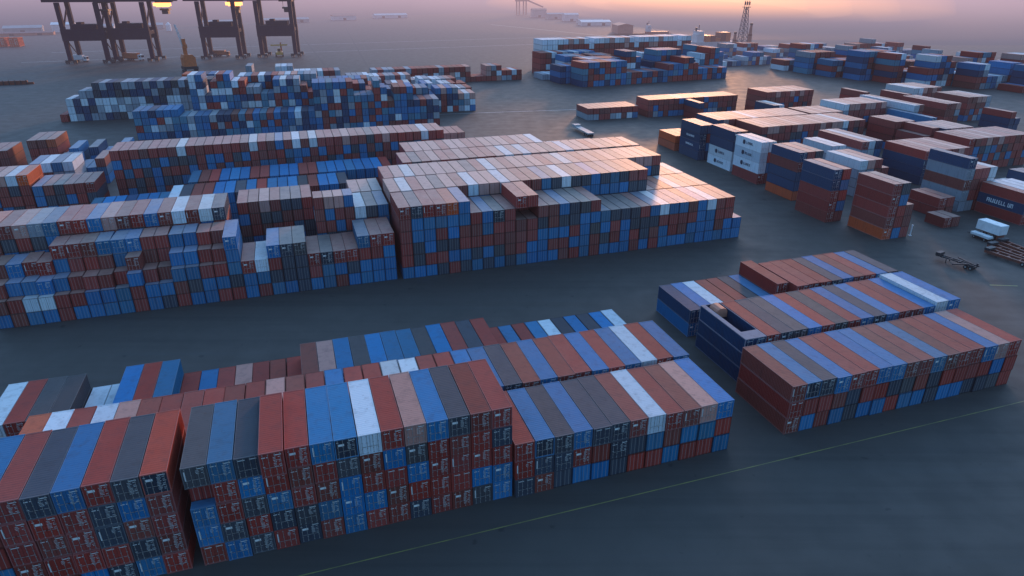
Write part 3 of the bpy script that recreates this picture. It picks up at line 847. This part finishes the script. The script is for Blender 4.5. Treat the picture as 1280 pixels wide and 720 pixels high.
# the quay: land up to a corner, then an edge running back towards us on the right
land = [yard(*p) for p in ((-900, -260), (1500, -260), (1500, 150), (700, 420), (420, 503), (347, 505), (340, 690), (384, 684), (432, 700), (445, 1210), (300, 1262), (-70, 1060), (-320, 950), (-900, 820))]
sheet('ground', land, 0.0, M_ASPH)
big = 14000
sheet('water', [Vector((-big, -3000, 0)), Vector((big, -3000, 0)), Vector((big, 20000, 0)), Vector((-big, 20000, 0))], -1.6, M_WATER)

# painted lines
M_YLINE = paint('yellow_road_paint', (0.24, 0.215, 0.055), 0.65, 0.9, 0.35, dirt=(0.05, 0.05, 0.045))
M_WLINE = paint('white_road_paint', (0.45, 0.45, 0.46), 0.65, 0.7, 0.4, dirt=(0.08, 0.08, 0.08))
M_DLINE = paint('dark_drain_channel', (0.016, 0.016, 0.018), 0.7, 0.3, 0.3)
def strip(name, a, b, w, mat, z=0.004):
    a, b = yard(*a), yard(*b)
    d = (b - a).normalized(); s = Vector((-d.y, d.x, 0)) * (w / 2)
    return sheet(name, [a - s, b - s, b + s, a + s], z, mat)
strip('yellow_road_marking', (-45, -4.4), (135, -4.4), 0.13, M_YLINE)
strip('yellow_road_marking', (112, 28.3), (117, 26.2), 0.35, M_YLINE)
strip('white_road_marking', (38, 252), (112, 243), 0.5, M_WLINE)
strip('white_road_marking', (330, 640), (262, 905), 1.6, M_WLINE)
strip('drain_channel', (8, 470), (-1, 900), 1.6, M_DLINE)
strip('drain_channel', (36, 440), (62, 900), 1.6, M_DLINE)
strip('drain_channel', (88, 330), (86, 375), 1.2, M_DLINE)
for q_, (a_, b_) in enumerate((((-40, 470), (-60, 900)), ((120, 470), (160, 980)), ((190, 480), (255, 980)), ((-210, 560), (250, 590)), ((-210, 640), (280, 668)))):
    strip('faded_road_marking', a_, b_, 1.0, M_WLINE if q_ > 2 else M_DLINE)
strip('drain_channel', (-300, 405), (-110, 392), 2.2, M_DLINE)

# haze: a shallow layer of thin mist over the whole harbour (emits the light it would scatter)
def haze_mat(name, dist, col):
    m = bpy.data.materials.new(name); m.use_nodes = True
    nt = m.node_tree
    for n in list(nt.nodes): nt.nodes.remove(n)
    out = N(nt, 'ShaderNodeOutputMaterial'); add = N(nt, 'ShaderNodeAddShader')
    ab = N(nt, 'ShaderNodeVolumeAbsorption'); em = N(nt, 'ShaderNodeEmission')
    ab.inputs['Color'].default_value = (0, 0, 0, 1); ab.inputs['Density'].default_value = 1.0 / dist
    em.inputs['Color'].default_value = (*col, 1); em.inputs['Strength'].default_value = 1.0 / dist
    nt.links.new(ab.outputs[0], add.inputs[0]); nt.links.new(em.outputs[0], add.inputs[1])
    nt.links.new(add.outputs[0], out.inputs['Volume'])
    return m
HAZE_COL = (0.47, 0.355, 0.46)
m = MB(); m.box(-6000, 6000, -1500, 9000, -3, 130)
tag(m.build('haze', haze_mat('thin_mist', 12000, HAZE_COL)), kind='structure')
m = MB(); m.box(-5900, 5900, 470, 8900, -2.8, 120)
tag(m.build('harbour_haze', haze_mat('harbour_mist', 1600, HAZE_COL)), kind='structure')

# added glowing volumes: the low sun's glow over the harbour mouth painted into mist
bmh = bmesh.new(); bmesh.ops.create_uvsphere(bmh, u_segments=48, v_segments=24, radius=1.0)
meh = bpy.data.meshes.new('emissive_sun_haze'); bmh.to_mesh(meh); bmh.free()
for p_ in meh.polygons: p_.use_smooth = True
meh.materials.append(haze_mat('emissive_sun_mist', 6000, (2.0, 1.30, 1.45)))
meh.materials.clear()
for nm_, c_, parts in (('emissive_sun_haze', (1.9, 1.15, 1.15), ((430, 1500, 1250, 950, 130), (400, 1550, 900, 800, 115), (380, 1600, 600, 700, 100))),
                       ('sun_glow_haze', (15.0, 5.8, 0.6), ((450, 1900, 520, 820, 135), (455, 1900, 400, 760, 120), (460, 1900, 290, 700, 105), (465, 1900, 190, 620, 90)))):
    mt_ = haze_mat(nm_ + '_mist', 6000 * len(parts), c_)
    for x_, y_, rx_, ry_, rz_ in parts:
        oh = link(nm_, meh.copy()); oh.data.materials.append(mt_)
        oh.location = (x_, y_, 0); oh.scale = (rx_, ry_, rz_)
        tag(oh, kind='structure')

# sky
SUN_EL, SUN_AZ = R(7.5), R(14.0)            # azimuth measured from +Y towards +X
w = bpy.data.worlds.new('World'); scene.world = w; w.use_nodes = True
nt = w.node_tree; bg = nt.nodes['Background']
sky = N(nt, 'ShaderNodeTexSky'); sky.sky_type = 'NISHITA'; sky.sun_disc = False
sky.sun_elevation = R(4.5); sky.sun_rotation = SUN_AZ
sky.air_density = 1.0; sky.dust_density = 1.0; sky.ozone_density = 4.0
tcw = N(nt, 'ShaderNodeTexCoord'); sw = N(nt, 'ShaderNodeSeparateXYZ'); nt.links.new(tcw.outputs['Generated'], sw.inputs[0])
cr = N(nt, 'ShaderNodeValToRGB'); nt.links.new(sw.outputs['Z'], cr.inputs[0])
cr.color_ramp.elements[0].position = 0.0; cr.color_ramp.elements[0].color = (0.66, 0.46, 0.50, 1)
cr.color_ramp.elements[1].position = 0.75; cr.color_ramp.elements[1].color = (1.52, 1.16, 0.88, 1)
e_ = cr.color_ramp.elements.new(0.32); e_.color = (1.05, 0.92, 0.84, 1)
dt = N(nt, 'ShaderNodeVectorMath'); dt.operation = 'DOT_PRODUCT'
nt.links.new(tcw.outputs['Generated'], dt.inputs[0]); dt.inputs[1].default_value = (math.sin(SUN_AZ), math.cos(SUN_AZ), 0.25)
af = ramp(nt, dt.outputs['Value'], -0.9, 0.5, 0.42, 1.12)
cv = N(nt, 'ShaderNodeCombineXYZ')
for i_ in range(3): nt.links.new(af, cv.inputs[i_])
skyc = mix(nt, 1.0, mix(nt, 1.0, sky.outputs[0], cr.outputs[0], 'MULTIPLY'), cv.outputs[0], 'MULTIPLY')
nt.links.new(skyc, bg.inputs['Color'])
bg.inputs['Strength'].default_value = 1.18
sd = bpy.data.lights.new('sun', 'SUN'); sd.energy = 3.9; sd.angle = R(5.0); sd.color = (1.0, 0.43, 0.17)
so = bpy.data.objects.new('sun', sd); COL.objects.link(so)
dvec = Vector((math.sin(SUN_AZ) * math.cos(SUN_EL), math.cos(SUN_AZ) * math.cos(SUN_EL), math.sin(SUN_EL)))
so.rotation_euler = dvec.to_track_quat('Z', 'Y').to_euler()
so.location = (0, 0, 200)

# ------------------------------------------------------------------ ship-to-shore cranes on the far quay
def crane(u, v, label, lamp, boom_len, dz=0.0):
    root = empty('gantry_crane', yard(u, v), YAW - R(9))
    tag(root, label, 'gantry crane', 'gantry cranes at the far quay')
    Wd, Dp, Ht = 26.0, 17.0, 42.0
    for x in (0, Wd):
        for y in (0, Dp):
            m = MB()
            m.beam((x, y, 2.4), (x, y, Ht), 2.9, 2.6)
            m.build('leg', M_CRANE, root)
            m = MB()                                        # bogie: equaliser beam, two trucks, wheels
            m.box(x - 4.0, x + 4.0, y - .6, y + .6, 1.7, 2.6)
            for k in (-1, 1):
                m.box(x + k * 2.6 - 1.5, x + k * 2.6 + 1.5, y - .8, y + .8, .7, 1.69)
                for q in (-.8, .8):
                    m.tube((x + k * 2.6 + q, y - .45, .42), (x + k * 2.6 + q, y + .45, .42), .42, n=10)
            m.build('bogie', M_BLACKSTEEL, root)
    for y in (0, Dp):
        m = MB()
        m.box(-1.6, Wd + 1.6, y - 1.6, y + 1.6, 16.0, 24.0)
        for x in (6, 13.5, 21): m.box(x - .15, x + .15, y - 1.75, y - 1.601, 16.2, 23.8)
        m.build('portal_beam', M_CRANE, root)
    for x in (0, Wd):
        m = MB()
        m.box(x - .7, x + .7, 1.4, Dp - 1.4, 19.5, 22.0)
        m.beam((x, 1.2, 24.2), (x, Dp - 1.0, 39.5), .9)
        m.beam((x, Dp - 1.2, 3.5), (x, 1.0, 17.0), .5)
        m.build('side_brace', M_CRANE, root)
    m = MB()
    m.box(5.5, 22.5, 2.0, 11.0, 24.05, 27.2); m.box(8.5, 12.0, 3.0, 9.0, 27.21, 28.6)
    for x in range(6, 24, 2): m.beam((x, 1.2, 24.1), (x, 1.2, 25.3), .12)
    m.beam((5.5, 1.2, 25.3), (22.5, 1.2, 25.3), .12)
    m.build('equipment_room', M_CRANE, root)
    m = MB()                                                # main girders and deck
    for y in (1.5, Dp - 1.5):
        m.box(-10.0, boom_len, y - 1.0, y + 1.0, Ht + .2, Ht + 4.4)
    for x in range(-9, int(boom_len), 5):
        m.box(x - .35, x + .35, 2.51, Dp - 2.51, Ht + 1.2, Ht + 2.2)
    m.build('main_girder', M_CRANE, root)
    m = MB()
    m.box(-9.0, 6.0, 3.0, Dp - 3.0, Ht + 4.6, Ht + 10.5); m.box(-8.0, 5.0, 2.6, Dp - 2.6, Ht + 10.51, Ht + 11.0)
    m.build('machinery_house', M_CRANE, root)
    m = MB()                                                # A frame with stays
    for y in (1.5, Dp - 1.5):
        m.beam((Wd - 1, y, Ht + 4.4), (Wd - 5, Dp / 2, Ht + 24), .9)
        m.beam((0, y, Ht + 4.4), (Wd - 5, Dp / 2, Ht + 24), .6)
    m.beam((Wd - 5, Dp / 2, Ht + 24), (boom_len - 2, Dp / 2, Ht + 4.4), .35)
    m.build('a_frame', M_CRANE, root)
    tx = boom_len - 7.5
    m = MB()                                                # trolley with cab hanging under the girder
    m.box(tx - 5, tx + 5, 3.0, Dp - 3.0, Ht - .6, Ht + .15)
    m.box(tx - 3.2, tx + 3.2, 5.2, Dp - 5.2, Ht - 6.0, Ht - 4.7)
    m.box(tx - 2.2, tx + 2.2, 6.0, Dp - 6.0, Ht - 8.6, Ht - 6.01)
    for q in (-2.8, 2.8): m.beam((tx + q, Dp / 2, Ht - 4.7), (tx + q, Dp / 2, Ht - .6), .25)
    tr = m.build('trolley', M_BLACKSTEEL, root)
    if lamp:
        m = MB()
        m.box(tx - 6.2, tx + 6.4, 2.2, 2.9, Ht - 2.9, Ht - .65)
        m.box(tx - 4.4, tx + 5.0, 2.2, 2.9, Ht - 3.5, Ht - 2.92)
        m.build('flood_lamp', M_LAMP, tr)
crane(-171, 538, 'dark blue gantry crane standing leftmost on the far quay', False, 36)
crane(-141, 540, 'dark blue gantry crane with the broad orange lamp', True, 47)
crane(-78, 541, 'dark blue gantry crane with a small orange lamp, third along the quay', True, 34)
crane(-36, 542, 'dark blue gantry crane with a vehicle between its legs, rightmost on the quay', False, 30)

# ------------------------------------------------------------------ vehicles
def wheel(root, x, y, r, w, name='wheel'):
    m = MB(); m.tube((x - w / 2, y, r), (x + w / 2, y, r), r, n=14)
    o = m.build(name, M_TYRE, root)
    m = MB(); m.tube((x - w / 2 - .03, y, r), (x + w / 2 + .03, y, r), r * .5, n=10)
    m.build('rim', M_BAR, o)

def truck(u, v, rz, label, cab, box, body_len, scale=1.0, cat='truck'):
    """cab at the -y end, box body behind"""
    root = empty('truck', yard(u, v), YAW + R(rz)); root.scale = (scale,) * 3
    tag(root, label, cat)
    m = MB(); m.box(-.45, .45, 0.3, body_len + 2.2, .75, 1.05); m.box(-1.1, 1.1, body_len * .55, body_len * .75, .55, .74)
    m.build('chassis', M_BLACKSTEEL, root)
    m = MB()
    m.prism([(-1.2, .6), (1.2, .6), (1.2, 2.7), (1.05, 2.95), (-1.05, 2.95), (-1.2, 2.7)], 0.0, 2.0)
    c_ = m.build('cab', cab, root)
    m = MB(); m.box(-1.05, 1.05, -.03, .02, 1.65, 2.55)
    for s in (-1, 1): m.box(s * 1.21 - .015, s * 1.21 + .015, .35, 1.3, 1.7, 2.5)
    m.build('window', M_GLASS, c_)
    m = MB(); m.box(-1.25, 1.25, 2.3, body_len + 2.2, 1.1, 3.7)
    m.build('box_body', box, root, bevel=.05)
    for y in (1.0, body_len * .75, body_len * .75 + 1.25):
        for s in (-1, 1): wheel(root, s * 1.0, y, .5, .35)
    return root

# white box van on the apron at the right
root = empty('box_trailer', yard(137.6, 46.2), YAW)
tag(root, 'white box trailer standing alone on the apron before the navy lettered container', 'trailer')
m = MB(); m.box(-1.35, 1.35, 0.0, 6.0, 1.55, 3.9); m.build('box_body', M_WHITE, root, bevel=.08)
m = MB(); m.box(-.5, .5, .2, 5.7, 1.1, 1.53); m.box(-1.1, 1.1, .3, .6, .35, 1.53); m.build('chassis', M_RUST, root)
m = MB(); m.box(-1.2, 1.2, -.05, -.005, 1.75, 3.75); m.build('rear_door', M_WHITE, root)
for y in (1.1, 2.3, 4.9):
    for s in (-1, 1): wheel(root, s * 1.05, y, .5, .4)
root = empty('flat_trailer', yard(134.6, 46.6), YAW)
tag(root, 'low white flat trailer parked close along the white box trailer', 'trailer')
m = MB(); m.box(-.75, .75, 0, 4.8, .75, 1.35); m.build('bed', M_WHITE, root, bevel=.06)
m = MB(); m.beam((0, 4.7, .8), (0, 6.0, .6), .15); m.build('drawbar', M_BLACKSTEEL, root)
for y in (1.0, 3.7):
    for s in (-1, 1): wheel(root, s * .6, y, .36, .25)

# dark skeletal trailer
root = empty('skeletal_trailer', yard(116.0, 34.6), YAW + R(14)); root.scale = (.8, .8, .8)
tag(root, 'dark skeletal chassis trailer standing empty on the open apron', 'trailer')
m = MB()
for x in (-.55, .55): m.box(x - .12, x + .12, 0, 10.5, 1.0, 1.35)
for y in (.1, 2.2, 4.4, 6.6, 8.8, 10.2): m.box(-1.2, 1.2, y, y + .22, 1.05, 1.3)
m.build('frame', M_BLACKSTEEL, root)
m = MB(); m.box(-1.25, 1.25, 9.4, 10.6, 1.36, 2.2); m.box(-1.1, -.9, 7.5, 7.7, 0, 1.0); m.box(.9, 1.1, 7.5, 7.7, 0, 1.0)
m.build('landing_gear', M_BLACKSTEEL, root)
m = MB(); m.beam((-.5, 2, 1.35), (-3.2, 5, 1.0), .3); m.beam((.5, 2, 1.35), (3.4, 6.5, .9), .3); m.beam((0, .2, 1.3), (0, .2, 2.1), .4)
m.build('side_arm', M_BLACKSTEEL, root)
for y in (1.2, 2.5):
    for s in (-1, 1): wheel(root, s * .95, y, .52, .5)
# rusty chassis frames lying at the right edge
for k, (du, dv, rz, lb) in enumerate(((0, 0, 8, 'rusty red chassis frame lying at the far right edge, nearest the yellow mark'), (2.9, 2.2, 3, 'rusty red chassis frame lying behind another at the right edge'), (6.2, 3.2, -4, 'rusty red chassis frame farthest into the right edge'))):
    root = empty('chassis_frame', yard(129.2 + du, 32.4 + dv), YAW + R(rz))
    tag(root, lb, 'chassis frame', 'rusty chassis frames at the right edge')
    m = MB()
    for x in (-.95, .95): m.box(x - .22, x + .22, 0, 9.6, .35, .95)
    for y in (0.02, 2.4, 4.8, 7.2, 9.2): m.box(-.72, .72, y, y + .35, .45, .8)
    m.build('frame', M_RUST, root)
    m = MB(); m.box(-1.2, 1.2, 8.6, 9.7, .96, 1.5); m.box(-.2, .2, -.8, -.01, .5, .8); m.build('coupling', M_BLACKSTEEL, root)
    for y in (1.2,):
        for s in (-1, 1): wheel(root, s * 1.35, y, .45, .3)
# white marker post by the red tower
m = MB(); m.tube((0, 0, 0), (0, 0, 2.6), .16, .13); m.box(-.3, .3, -.3, .3, 0, .12); m.tube((0, 0, 2.6), (0, 0, 2.75), .2)
o = m.build('marker_post', M_WHITE); o.location = yard(120.4, 56.2)
tag(o, 'white marker post at the foot of the red corner tower', 'post')
# pale lowbed trailer seen above the rear of the central block
root = empty('lowbed_trailer', yard(92.4, 183.5), YAW + R(-1))
tag(root, 'pale lowbed trailer with dark wheels behind the central block', 'trailer')
m = MB(); m.box(-1.35, 1.35, 0, 17, 1.1, 1.6); m.prism([(-1.35, 1.6), (1.35, 1.6), (1.35, 2.2), (-1.35, 2.2)], 14, 17); m.build('bed', M_GREY, root)
for y in (1.0, 2.6, 4.2):
    for s in (-1, 1): wheel(root, s * 1.05, y, .5, .5)
# vehicles among the cranes
truck(-163, 551, 70, 'white yard truck under the leftmost crane', M_PALE, M_PALE, 9, 1.3)
truck(-124, 546, 60, 'white truck with orange box body under the lamp lit crane', M_WHITE, M_ORANGE, 9, 1.5)
truck(-62, 560, 75, 'orange truck under the third crane', M_ORANGE, M_ORANGE, 8, 1.3)
# reach stacker
root = empty('reach_stacker', yard(-23, 543), YAW)
tag(root, 'yellow reach stacker between the legs of the rightmost crane', 'reach stacker')
m = MB(); m.box(-2.6, 2.6, 0, 9.5, 1.3, 3.4); m.build('body', M_YELLOW, root, bevel=.2)
m = MB(); m.box(-1.2, 1.2, 2.2, 5.0, 3.41, 6.2); cb = m.build('cab', M_YELLOW, root, bevel=.15)
m = MB(); m.box(-1.0, 1.0, 2.13, 2.19, 4.0, 5.8); m.build('window', M_GLASS, cb)
m = MB(); m.beam((1.9, 9.0, 4.2), (1.9, -1.5, 10.5), 1.1, 1.3); m.build('boom', M_ORANGE, root)
m = MB(); m.box(-6, 7, -2.3, -1.1, 8.6, 9.6); m.build('spreader', M_YELLOW, root)
for y in (1.6, 7.8):
    for s in (-1, 1): wheel(root, s * 2.6, y, 1.3, 1.1)
# mobile harbour crane
root = empty('mobile_crane', yard(-82, 462), YAW + R(20))
tag(root, 'orange mobile harbour crane with pale lattice boom beyond the far stacks', 'mobile crane')
m = MB(); m.box(-4.5, 4.5, -4.5, 4.5, 1.6, 3.4); m.build('carrier', M_BLACKSTEEL, root)
m = MB(); m.prism([(-4, 3.4), (4, 3.4), (4, 9), (2.2, 11), (-3, 11), (-4, 9)], -3.5, 3.5); m.build('machine_house', M_ORANGE, root)
m = MB(); m.beam((-1, 0, 11), (-1, 0, 21), 2.2); m.box(-2.0, 0.4, -2.2, -1.2, 15, 17.5); m.build('tower', M_ORANGE, root)
m = MB()
for a in (-.7, .7):
    for bq in (-.7, .7): m.beam((a, bq, 10), (-4.5 + a * .4, bq * .4, 30), .28)
for k in range(9):
    z0 = 10 + k * 2.2; x0 = -4.5 * (z0 - 10) / 20
    m.beam((x0 - .7, -.7, z0), (x0 + .4, -.7, z0 + 2.2), .16); m.beam((x0 + .7, .7, z0), (x0 - .9, .7, z0 + 2.2), .16)
m.build('lattice_boom', M_PALE, root)
for y in (-3.4, 0, 3.4):
    for s in (-1, 1): wheel(root, s * 3.8, y, 1.0, .9)

# ------------------------------------------------------------------ lattice tower and stacks
root = empty('lattice_tower', yard(372.5, 480), YAW)
tag(root, 'tall slender grey lattice tower at the water edge', 'tower')
m = MB()
H_, bw, tw = 35.0, 3.6, 1.3
for a in (-1, 1):
    for bq in (-1, 1): m.beam((a * bw, bq * bw, 0), (a * tw, bq * tw, H_), .4)
m.build('leg_frame', M_MAST, root)
m = MB()
for k in range(10):
    z0, z1 = H_ * k / 10, H_ * (k + 1) / 10
    w0, w1 = bw + (tw - bw) * k / 10, bw + (tw - bw) * (k + 1) / 10
    for s in (-1, 1):
        m.beam((-w0, s * w0, z0), (w1, s * w1, z1), .22); m.beam((w0, s * w0, z0), (-w1, s * w1, z1), .22)
        m.beam((s * w0, -w0, z0), (s * w1, w1, z1), .22)
        m.beam((-w1, s * w1, z1), (w1, s * w1, z1), .3)
m.build('bracing', M_MAST, root)
m = MB()
m.box(-2.6, 2.6, -2.6, 2.6, H_ + .02, H_ + .5)
for a in (-2.2, 0, 2.2): m.beam((a, 0, H_ + .5), (a, 0, H_ + 5.5), .3); m.box(a - .7, a + .7, -.7, -.3, H_ + 2.0, H_ + 4.6)
m.build('antenna_platform', M_BLACKSTEEL, root)
for uu, vv, hh, lb in ((368.0, 485, 13, 'short brown tapering chimney left of the lattice tower foot'), (384.5, 486, 20, 'taller brown tapering chimney right of the lattice tower')):
    root = empty('chimney', yard(uu, vv)); tag(root, lb, 'chimney', 'brown chimneys at the water edge')
    m = MB(); m.tube((0, 0, 0), (0, 0, hh), 2.6, 1.0, n=16); m.build('shaft', M_BROWN, root)
    m = MB(); m.tube((0, 0, hh), (0, 0, hh + 1.6), 1.25, 1.25, n=16); m.build('cap', M_BLACKSTEEL, root)
    m = MB(); m.tube((0, 0, hh * .55), (0, 0, hh * .62), 1.86, 1.74, n=16); m.build('band', M_RUST, root)

# ------------------------------------------------------------------ ships
def ship(u, v, rz, L_, B_, D_, label, hull, house, cargo):
    root = empty('ship', yard(u, v, -1.6), YAW + R(rz)); tag(root, label, 'ship')
    m = MB()
    out = [(-L_ / 2, 0), (-L_ / 2 + 1.5, -B_ / 2), (L_ * .32, -B_ / 2), (L_ / 2, 0), (L_ * .32, B_ / 2), (-L_ / 2 + 1.5, B_ / 2)]
    lo = [m.bm.verts.new((x * .96, y * .85, 0)) for x, y in out]; hi = [m.bm.verts.new((x, y, D_)) for x, y in out]
    for k in range(6): m.bm.faces.new((lo[k], lo[(k + 1) % 6], hi[(k + 1) % 6], hi[k]))
    m.bm.faces.new(lo[::-1]); m.bm.faces.new(hi)
    m.build('hull', hull, root)
    m = MB(); hx = -L_ * .36
    m.box(hx - L_ * .08, hx + L_ * .07, -B_ * .42, B_ * .42, D_ + .01, D_ + B_ * .55); m.box(hx - L_ * .05, hx + L_ * .05, -B_ * .48, B_ * .48, D_ + B_ * .551, D_ + B_ * .8)
    sp = m.build('superstructure', house, root)
    m = MB(); m.box(hx + L_ * .0505, hx + L_ * .052, -B_ * .44, B_ * .44, D_ + B_ * .62, D_ + B_ * .74); m.build('window', M_GLASS, sp)
    m = MB(); m.beam((hx, 0, D_ + B_ * .8), (hx, 0, D_ + B_ * 1.25), .5); m.tube((hx - L_ * .06, 0, D_ + B_ * .8), (hx - L_ * .06, 0, D_ + B_ * 1.05), B_ * .08); m.build('mast', M_BLACKSTEEL, root)
    if cargo:
        m = MB(); q = random.Random(4)
        for k in range(5):
            x0 = -L_ * .24 + k * L_ * .115
            m.box(x0, x0 + L_ * .105, -B_ * .44, B_ * .44, D_ + .02, D_ + q.choice((3.2, 5.6, 5.6, 8.0)), k % 2)
        m.build('deck_cargo', [M_ORANGE, M_RUST], root)
ship(370, 521, -2, 46, 12, 5.5, 'small cargo ship with pale hull and orange deck load at the quay', M_PALE, M_PALE, True)
ship(398, 678, -10, 30, 9, 4.0, 'small tug with pale wheelhouse afloat beyond the far blocks', M_HULL, M_PALE, False)

# ------------------------------------------------------------------ sheds along the far shore
def shed(u, v, rz, L_, D_, H0, label, wall, roof, name='shed', cat='shed', group='sheds along the far shore'):
    root = empty(name, yard(u, v), YAW + R(rz)); tag(root, label, cat, group); root.scale = (.9, .9, .66)
    m = MB(); m.box(0, L_, 0, D_, 0, H0); m.build('wall', wall, root)
    a = [(-.6, H0 + .02), (L_ + .6, H0 + .02)]
    m = MB()
    vs = [m.bm.verts.new(p) for p in ((-.6, -.6, H0 + .02), (L_ + .6, -.6, H0 + .02), (L_ + .6, D_ + .6, H0 + .02), (-.6, D_ + .6, H0 + .02), (-.6, D_ / 2, H0 + D_ * .16), (L_ + .6, D_ / 2, H0 + D_ * .16))]
    for f in ((0, 1, 5, 4), (2, 3, 4, 5), (0, 4, 3), (1, 2, 5), (3, 2, 1, 0)): m.bm.faces.new([vs[i] for i in f])
    m.build('roof', roof, root)
    for k in range(max(1, int(L_ / 22))):
        x = L_ * (k + .5) / max(1, int(L_ / 22))
        m = MB(); m.box(x - 2.5, x + 2.5, -.12, -.005, 0.02, min(5.0, H0 * .8)); m.build('door', M_BLACKSTEEL, root)
shed(372, 838, -8, 46, 22, 7, 'long white shed beside the brown hall on the pier', M_PALE, M_WHITE)
shed(373, 690, 78, 34, 20, 13, 'tall brown hall at the end of the pier', M_BROWN, M_BROWN, 'hall', 'hall')
shed(388, 884, -8, 40, 18, 6, 'pale low shed next inland from the long white shed', M_PALE, M_GREY)
shed(392, 948, -6, 24, 18, 14, 'narrow pale tower block shed midway along the pier', M_PALE, M_PALE)
shed(388, 1010, -6, 30, 18, 11, 'grey shed with flat front towards the root of the pier', M_GREY, M_GREY)
shed(384, 1070, -6, 26, 18, 18, 'tall hazy grey shed near the loader', M_GREY, M_BROWN)
shed(-325, 905, 8, 42, 24, 9, 'dark grey shed farthest left on the shore', M_GREY, M_GREY)
shed(-278, 915, 8, 26, 22, 13, 'cream shed standing tallest on the left shore', M_PALE, M_WHITE)
shed(-245, 925, 8, 34, 22, 8, 'pale low shed left of the cranes', M_PALE, M_GREY)
shed(-198, 945, 8, 40, 22, 7, 'grey low shed seen between crane legs', M_GREY, M_GREY)
shed(-320, 868, 4, 60, 12, 4, 'long low red roofed shed before the left shore', M_BROWN, M_HULL)
shed(-120, 985, 8, 46, 20, 8, 'pale shed right of the lamp lit crane', M_PALE, M_GREY)
shed(-40, 1030, 8, 70, 20, 7, 'long grey shed beyond the rightmost crane', M_GREY, M_GREY)
shed(60, 1080, 8, 40, 20, 9, 'pale shed with a dark roof midway along the shore', M_PALE, M_BROWN)
shed(130, 1120, 8, 60, 20, 7, 'long pale shed on the middle shore', M_PALE, M_PALE)
# hazy bulk loader
root = empty('ship_loader', yard(392, 1165), YAW + R(10)); tag(root, 'hazy brown ship loader with raised arm at the pier root', 'ship loader')
m = MB()
for x in (0, 14):
    for y in (0, 10): m.beam((x, y, 0), (x, y, 22), 1.8)
m.build('portal', M_BROWN, root)
m = MB(); m.box(-3, 20, -1, 11, 22.02, 31); m.build('house', M_BROWN, root)
m = MB(); m.beam((2, 5, 30), (-16, 5, 46), 2.6); m.build('arm', M_BROWN, root)
m = MB(); m.beam((18, 5, 24), (52, 5, 12), 2.2); m.build('conveyor', M_BROWN, root)
# white sail shaped tank by the shore
root = empty('storage_tank', yard(-150, 905)); tag(root, 'small white domed tank between the second and third cranes', 'tank')
m = MB(); m.tube((0, 0, 0), (0, 0, 7), 3, 3, n=20); m.build('shell', M_WHITE, root)
m = MB(); m.tube((0, 0, 7.02), (0, 0, 10), 3.1, .5, n=20); m.build('dome', M_WHITE, root)
# loose orange boxes at the left edge, each a thing
for uu, vv, sc, lb in ((-270, 716, 3.2, 'orange container at the far left edge of the quay'), (-258, 712, 3.2, 'orange container second from the far left edge of the quay')):
    o = link('shipping_container', ME_WHOLE); setcol(o, PAL['o'][0]); o.location = yard(uu, vv); o.rotation_euler = (0, 0, YAW); o.scale = (sc, 1.3, 3.0)
    for s in (-1, 1): setcol(link('door', ME_DOORB[s, 0], o), PAL['o'][0])
    tag(o, lb, 'shipping container', 'orange containers on the far quay')
root = empty('barrier', yard(-184, 424), YAW); tag(root, 'low rusty steel barrier at the left edge before the quay', 'barrier')
m = MB(); m.box(0, 16, 0, 1.2, 0, 2.2); m.box(16.01, 19, .2, 1.0, 0, 1.2); m.build('rail', M_RUST, root)
m = MB()
for k in range(6): m.box(.4 + k * 3, .8 + k * 3, -.5, -.01, 0, 2.6)
m.build('post_row', M_BLACKSTEEL, root)

# ---THINGS-END
scene.render.engine = 'CYCLES'
scene.cycles.use_denoising = True
try: scene.cycles.denoiser = 'OPENIMAGEDENOISE'
except Exception: pass
scene.cycles.max_bounces = 5
scene.cycles.diffuse_bounces = 3
scene.cycles.glossy_bounces = 3
scene.cycles.sample_clamp_indirect = 4.0
scene.render.resolution_x, scene.render.resolution_y = 1024, 576
scene.view_settings.view_transform = 'Standard'
scene.view_settings.look = 'None'
scene.view_settings.exposure = 0
scene.view_settings.gamma = 1
